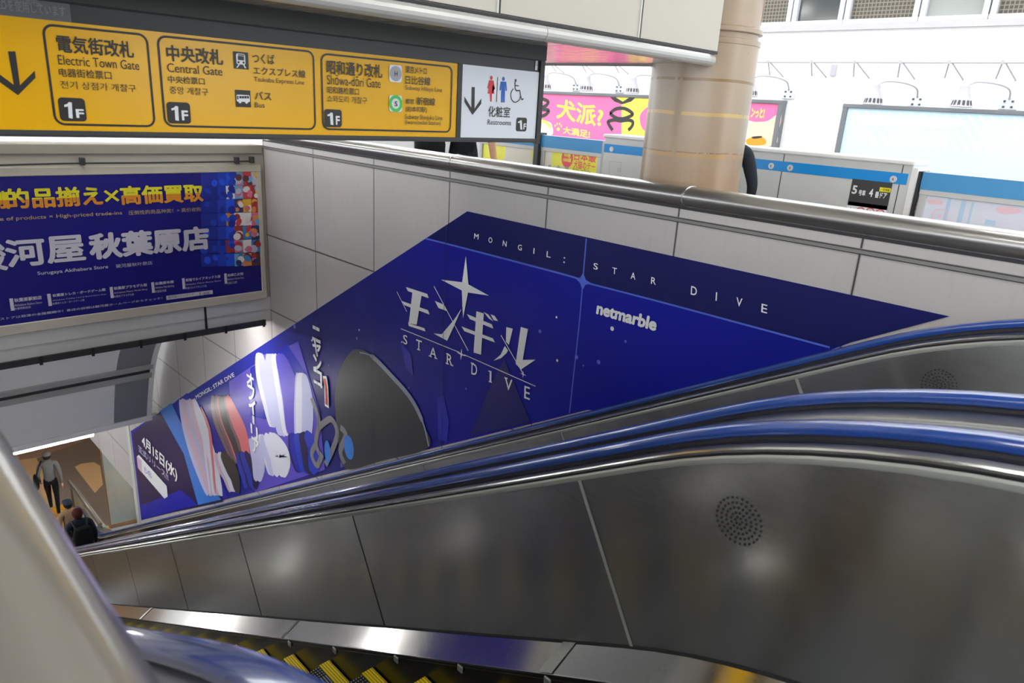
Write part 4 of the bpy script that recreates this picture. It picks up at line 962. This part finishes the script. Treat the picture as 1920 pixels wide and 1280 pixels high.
# ------------------------------------------------------------------ people
for n, c in dict(skin=(214,168,140), hair_dark=(34,26,24), hair_red=(70,30,26), cloth_grey=(104,102,99), cloth_black=(24,25,28), cloth_navy=(30,38,52), cloth_char=(40,44,52), shoe_white=(226,224,220), cap_grey=(104,100,94), cap_navy=(46,54,70), cloth_tan=(150,120,92), bag_black=(20,21,23), strap_grey=(58,60,62)).items(): plain(n, c, .8, 0, .2, .06, 30)
def person(label, loc, yaw, hgt, top, legs, shoes, hair, pose, cap=None, bare=False):
    k = hgt/1.70; root = empty('person', loc, label, 'person')
    Mx = Matrix.Translation(Vector(loc)) @ Matrix.Rotation(yaw, 4, 'Z') @ Matrix.Scale(k, 4)
    J, R_, E = {}, {}, []
    def j(n, p, rx, ry=None): J[n] = Vector(p); R_[n] = (rx, ry or rx)
    def e(a, b, m): E.append((a, b, m))
    j('pel', (0, 0, .95), .15, .11); j('wst', (0, 0, 1.10), .135, .10); j('chs', (0, .01, 1.28), .165, .115); j('nkb', (0, 0, 1.42), .10, .085); j('nck', (0, .005, 1.48), .055, .055)
    j('hd0', (0, .015, 1.545), .062, .075); j('hd1', (0, .015, 1.615), .076, .09); j('hd2', (0, .0, 1.665), .055, .065)
    e('pel', 'wst', top); e('wst', 'chs', top); e('chs', 'nkb', top); e('nkb', 'nck', 'skin'); e('nck', 'hd0', 'skin'); e('hd0', 'hd1', 'skin'); e('hd1', 'hd2', 'skin')
    for s, sd in ((-1, 'l'), (1, 'r')):
        el, wr, kn, an = pose[sd]
        j('sh'+sd, (s*.17, 0, 1.385), .068); j('el'+sd, el, .047); j('wr'+sd, wr, .032)
        el, wr = Vector(el), Vector(wr); d = (wr-el).normalized(); j('pm'+sd, wr+d*.07, .036, .02)
        e('nkb', 'sh'+sd, top); e('sh'+sd, 'el'+sd, top); e('el'+sd, 'wr'+sd, 'skin' if bare else top); e('wr'+sd, 'pm'+sd, 'skin')
        side = Vector((0, 1, 0)); pm = J['pm'+sd]
        for q in range(4):
            o = side*(.026-.018*q); L = (.068, .076, .072, .058)[q]
            j('f%d%s' % (q, sd), pm+o+d*L*.6, .0095); j('g%d%s' % (q, sd), pm+o*1.05+d*L+Vector((-s*.012, .004, 0)), .0085)
            e('pm'+sd, 'f%d%s' % (q, sd), 'skin'); e('f%d%s' % (q, sd), 'g%d%s' % (q, sd), 'skin')
        j('th'+sd, wr+d*.05+side*.045, .011); j('tk'+sd, wr+d*.085+side*.055, .0095); e('pm'+sd, 'th'+sd, 'skin'); e('th'+sd, 'tk'+sd, 'skin')
        j('hp'+sd, (s*.085, 0, .89), .095, .10); j('kn'+sd, kn, .062); j('an'+sd, an, .043)
        an = Vector(an); j('ht'+sd, an+Vector((0, -.025, -.045)), .040); j('to'+sd, an+Vector((s*.012, .13, -.055)), .038, .03); j('tt'+sd, an+Vector((s*.015, .19, -.06)), .030, .025)
        e('pel', 'hp'+sd, legs); e('hp'+sd, 'kn'+sd, legs); e('kn'+sd, 'an'+sd, legs); e('an'+sd, 'ht'+sd, shoes); e('an'+sd, 'to'+sd, shoes); e('to'+sd, 'tt'+sd, shoes)
    names = list(J); me = bpy.data.meshes.new('body'); me.from_pydata([J[n] for n in names], [(names.index(a), names.index(b)) for a, b, _ in E], [])
    ob = bpy.data.objects.new('tmp_body', me); COL.objects.link(ob)
    md = ob.modifiers.new('skin', 'SKIN'); md.branch_smoothing = .3
    if not me.skin_vertices: return root
    for i, n in enumerate(names): me.skin_vertices[0].data[i].radius = R_[n]; me.skin_vertices[0].data[i].use_root = (n == 'pel')
    sb = ob.modifiers.new('sub', 'SUBSURF'); sb.levels = 2; sb.render_levels = 2
    bpy.context.view_layer.update()
    ev = bpy.data.meshes.new_from_object(ob.evaluated_get(bpy.context.evaluated_depsgraph_get()))
    bpy.data.objects.remove(ob)
    mats = []
    for _, _, m in E:
        if m not in mats: mats.append(m)
    for m in mats: ev.materials.append(M[m])
    segs = [(J[a], J[b], mats.index(m), max(R_[a][0], R_[b][0])) for a, b, m in E]
    for p in ev.polygons:
        c = p.center; best = 1e9; bi = 0
        for a, b, mi, rr in segs:
            ab = b-a; t_ = max(0, min(1, (c-a).dot(ab)/max(ab.length_squared, 1e-9))); d = (c-(a+ab*t_)).length-rr*.8
            if d < best: best, bi = d, mi
        p.material_index = bi; p.use_smooth = True
    # facial relief: nose, brow, chin and ears pulled from the head surface
    for v in ev.vertices:
        c = v.co
        if c.z > 1.5 and c.y > .05:
            if abs(c.x) < .014 and 1.55 < c.z < 1.60: c.y += .022
            if .018 < abs(c.x) < .042 and 1.595 < c.z < 1.615: c.y -= .008
        if c.z > 1.55 and c.z < 1.60 and abs(c.x) > .058 and abs(c.y-.01) < .02: c.x *= 1.16
    ev.transform(Mx); ev.name = 'body'; body = bpy.data.objects.new('body', ev); COL.objects.link(body); adopt(body, root)
    m = MB(); P = []
    def ell(cx, cy, cz, rx, ry, rz, a0, mat, cut=None):
        vs = []; fs = []; n, rg = 16, 8
        for i in range(rg+1):
            ph = a0+(PI/2-a0)*i/rg
            for q in range(n):
                a = 2*PI*q/n; z = math.sin(ph)*rz
                vs.append(Mx @ Vector((cx+math.cos(ph)*rx*math.cos(a), cy+math.cos(ph)*ry*math.sin(a), cz+z+(cut(math.sin(a)) if cut and i == 0 else 0))))
        for i in range(rg):
            for q in range(n): fs.append((i*n+q, i*n+(q+1)%n, (i+1)*n+(q+1)%n, (i+1)*n+q))
        m.add(vs, fs, mat)
    ell(0, -.004, 1.600, .088, .103, .098, -.55, hair, lambda s_: .05*max(0, s_)-.02*max(0, -s_))
    m.build('hair', root, smooth=True)
    m = MB()
    for s in (-1, 1): m.lathe([(.004, 0), (.008, .003)], tuple(Mx @ Vector((s*.028, .085, 1.607))), 'hair_dark', 8, 'y')
    m.lathe([(.012, 0), (.014, .003)], tuple(Mx @ Vector((0, .088, 1.545))), 'ink_rose', 8, 'y'); m.build('face', body)
    if cap:
        m = MB(); ell(0, .0, 1.628, .094, .108, .085, -.05, cap)
        br = [(-.075, .08), (-.06, .15), (0, .185), (.06, .15), (.075, .08)]
        m.add([Mx @ Vector((x, y, 1.632)) for x, y in br]+[Mx @ Vector((x, y, 1.622)) for x, y in br], [(0,1,2,3,4),(9,8,7,6,5)]+[(i, i+1, i+6, i+5) for i in range(4)], cap); m.build('cap', root, smooth='auto')
    return root, Mx
def stand(): return dict(l=((-.235, -.03, 1.13), (-.24, .05, .90), (-.095, .02, .49), (-.1, -.01, .085)), r=((.235, -.03, 1.13), (.24, .05, .90), (.095, .02, .49), (.1, -.01, .085)))
walk = dict(l=((-.24, -.06, 1.14), (-.22, .06, .93), (-.085, .16, .53), (-.085, .24, .09)), r=((.23, -.10, 1.13), (.24, -.12, .89), (.085, .02, .49), (.09, -.22, .12)))
q = onz(104, 962, ZBOT)
_, MxA = person('person in grey shirt, black trousers and cap walking off with a black shoulder bag', (q.x, q.y, ZBOT+.002), -.25, 1.62, 'cloth_grey', 'cloth_black', 'shoe_white', 'hair_dark', walk, 'cap_grey')
def bag(Mx, label, c, sz, strap, straps_mat='bag_black', name='shoulder_bag', cat='bag'):
    r = empty(name, tuple(Mx @ Vector((c[0], c[1], c[2]-sz[2]))), label, cat)
    m = MB(); vs = []
    pr_ = [(-1, .75), (-.8, .95), (.3, 1), (.9, .8), (1, .45)]
    fs = []; n = 16
    for hz, w in pr_:
        for k in range(n):
            a = 2*PI*k/n; cx, sy = math.cos(a), math.sin(a)
            vs.append(Mx @ Vector((c[0]+sz[0]*w*math.copysign(abs(cx)**.6, cx), c[1]+sz[1]*w*math.copysign(abs(sy)**.6, sy), c[2]+sz[2]*hz)))
    for i in range(len(pr_)-1):
        for k in range(n): fs.append((i*n+k, i*n+(k+1)%n, (i+1)*n+(k+1)%n, (i+1)*n+k))
    fs += [tuple(range(n))[::-1], tuple(range((len(pr_)-1)*n, len(pr_)*n))]
    m.add(vs, fs, 'bag_black'); m.build('bag_body', r, smooth='auto')
    for s_ in strap:
        m = MB(); m.tube([Mx @ Vector(p) for p in smooth(s_, 5)], .014, straps_mat, 8); m.build('strap', r, smooth='auto')
    return r
bag(MxA, 'black shoulder bag hanging at the left side of the person in the grey shirt', (-.285, -.06, .98), (.06, .17, .17), [[(-.27, -.17, 1.12), (-.2, -.14, 1.35), (-.13, -.02, 1.48), (-.16, .12, 1.38), (-.27, .06, 1.12)]])
kB = 30; yB = 1.905+PITCH_Y*kB
_, MxB = person('person in dark jacket with reddish brown hair standing on the far escalator', (2.60, yB-.20, -1.174+h(yB)+.003), .0, 1.70, 'cloth_navy', 'cloth_black', 'cloth_black', 'hair_red', stand())
bag(MxB, 'black backpack on the back of the person with reddish brown hair', (0, -.215, 1.20), (.155, .085, .22), [[(s*.09, -.16, 1.36), (s*.12, -.05, 1.475), (s*.13, .10, 1.40), (s*.15, .11, 1.22), (s*.15, -.14, 1.08)] for s in (-1, 1)], 'strap_grey', 'backpack', 'backpack')
q = onz(126, 939, ZBOT+1.62)
person('person in tan jacket and dark cap ahead of the backpack wearer', (q.x, q.y, ZBOT+.006), .1, 1.64, 'cloth_tan', 'cloth_black', 'cloth_black', 'hair_dark', stand(), 'cap_navy')
q = onx(868, 300, 4.7)
_, MxC = person('person in black clothes on the platform, partly hidden under the overhead sign', (q.x, q.y, ZTOP+.002), -.6, 1.68, 'cloth_black', 'cloth_char', 'cloth_black', 'hair_dark', dict(l=((-.24, -.05, 1.12), (-.26, .04, .90), (-.085, .10, .50), (-.085, .10, .085)), r=((.26, -.08, 1.13), (.30, -.06, .90), (.085, .0, .49), (.09, -.12, .09))), None, True)
bag(MxC, 'bulky black bag carried by the person under the overhead sign', (-.33, -.05, .98), (.15, .18, .22), [[(-.3, -.14, 1.14), (-.2, -.1, 1.38), (-.1, .0, 1.47), (-.16, .12, 1.36), (-.28, .08, 1.14)]])
q = onx(1355, 330, 4.85)
person('person in dark jacket standing behind the tan pillar', (q.x, q.y, ZTOP+.002), -1.0, 1.46, 'cloth_char', 'cloth_black', 'cloth_black', 'hair_dark', dict(l=((-.25, -.03, 1.13), (-.24, .06, .92), (-.095, .02, .49), (-.1, -.01, .085)), r=((.25, -.04, 1.13), (.25, .03, .92), (.095, .02, .49), (.1, -.01, .085))))
bpy.data.objects.remove(_to); bpy.data.curves.remove(_tc)
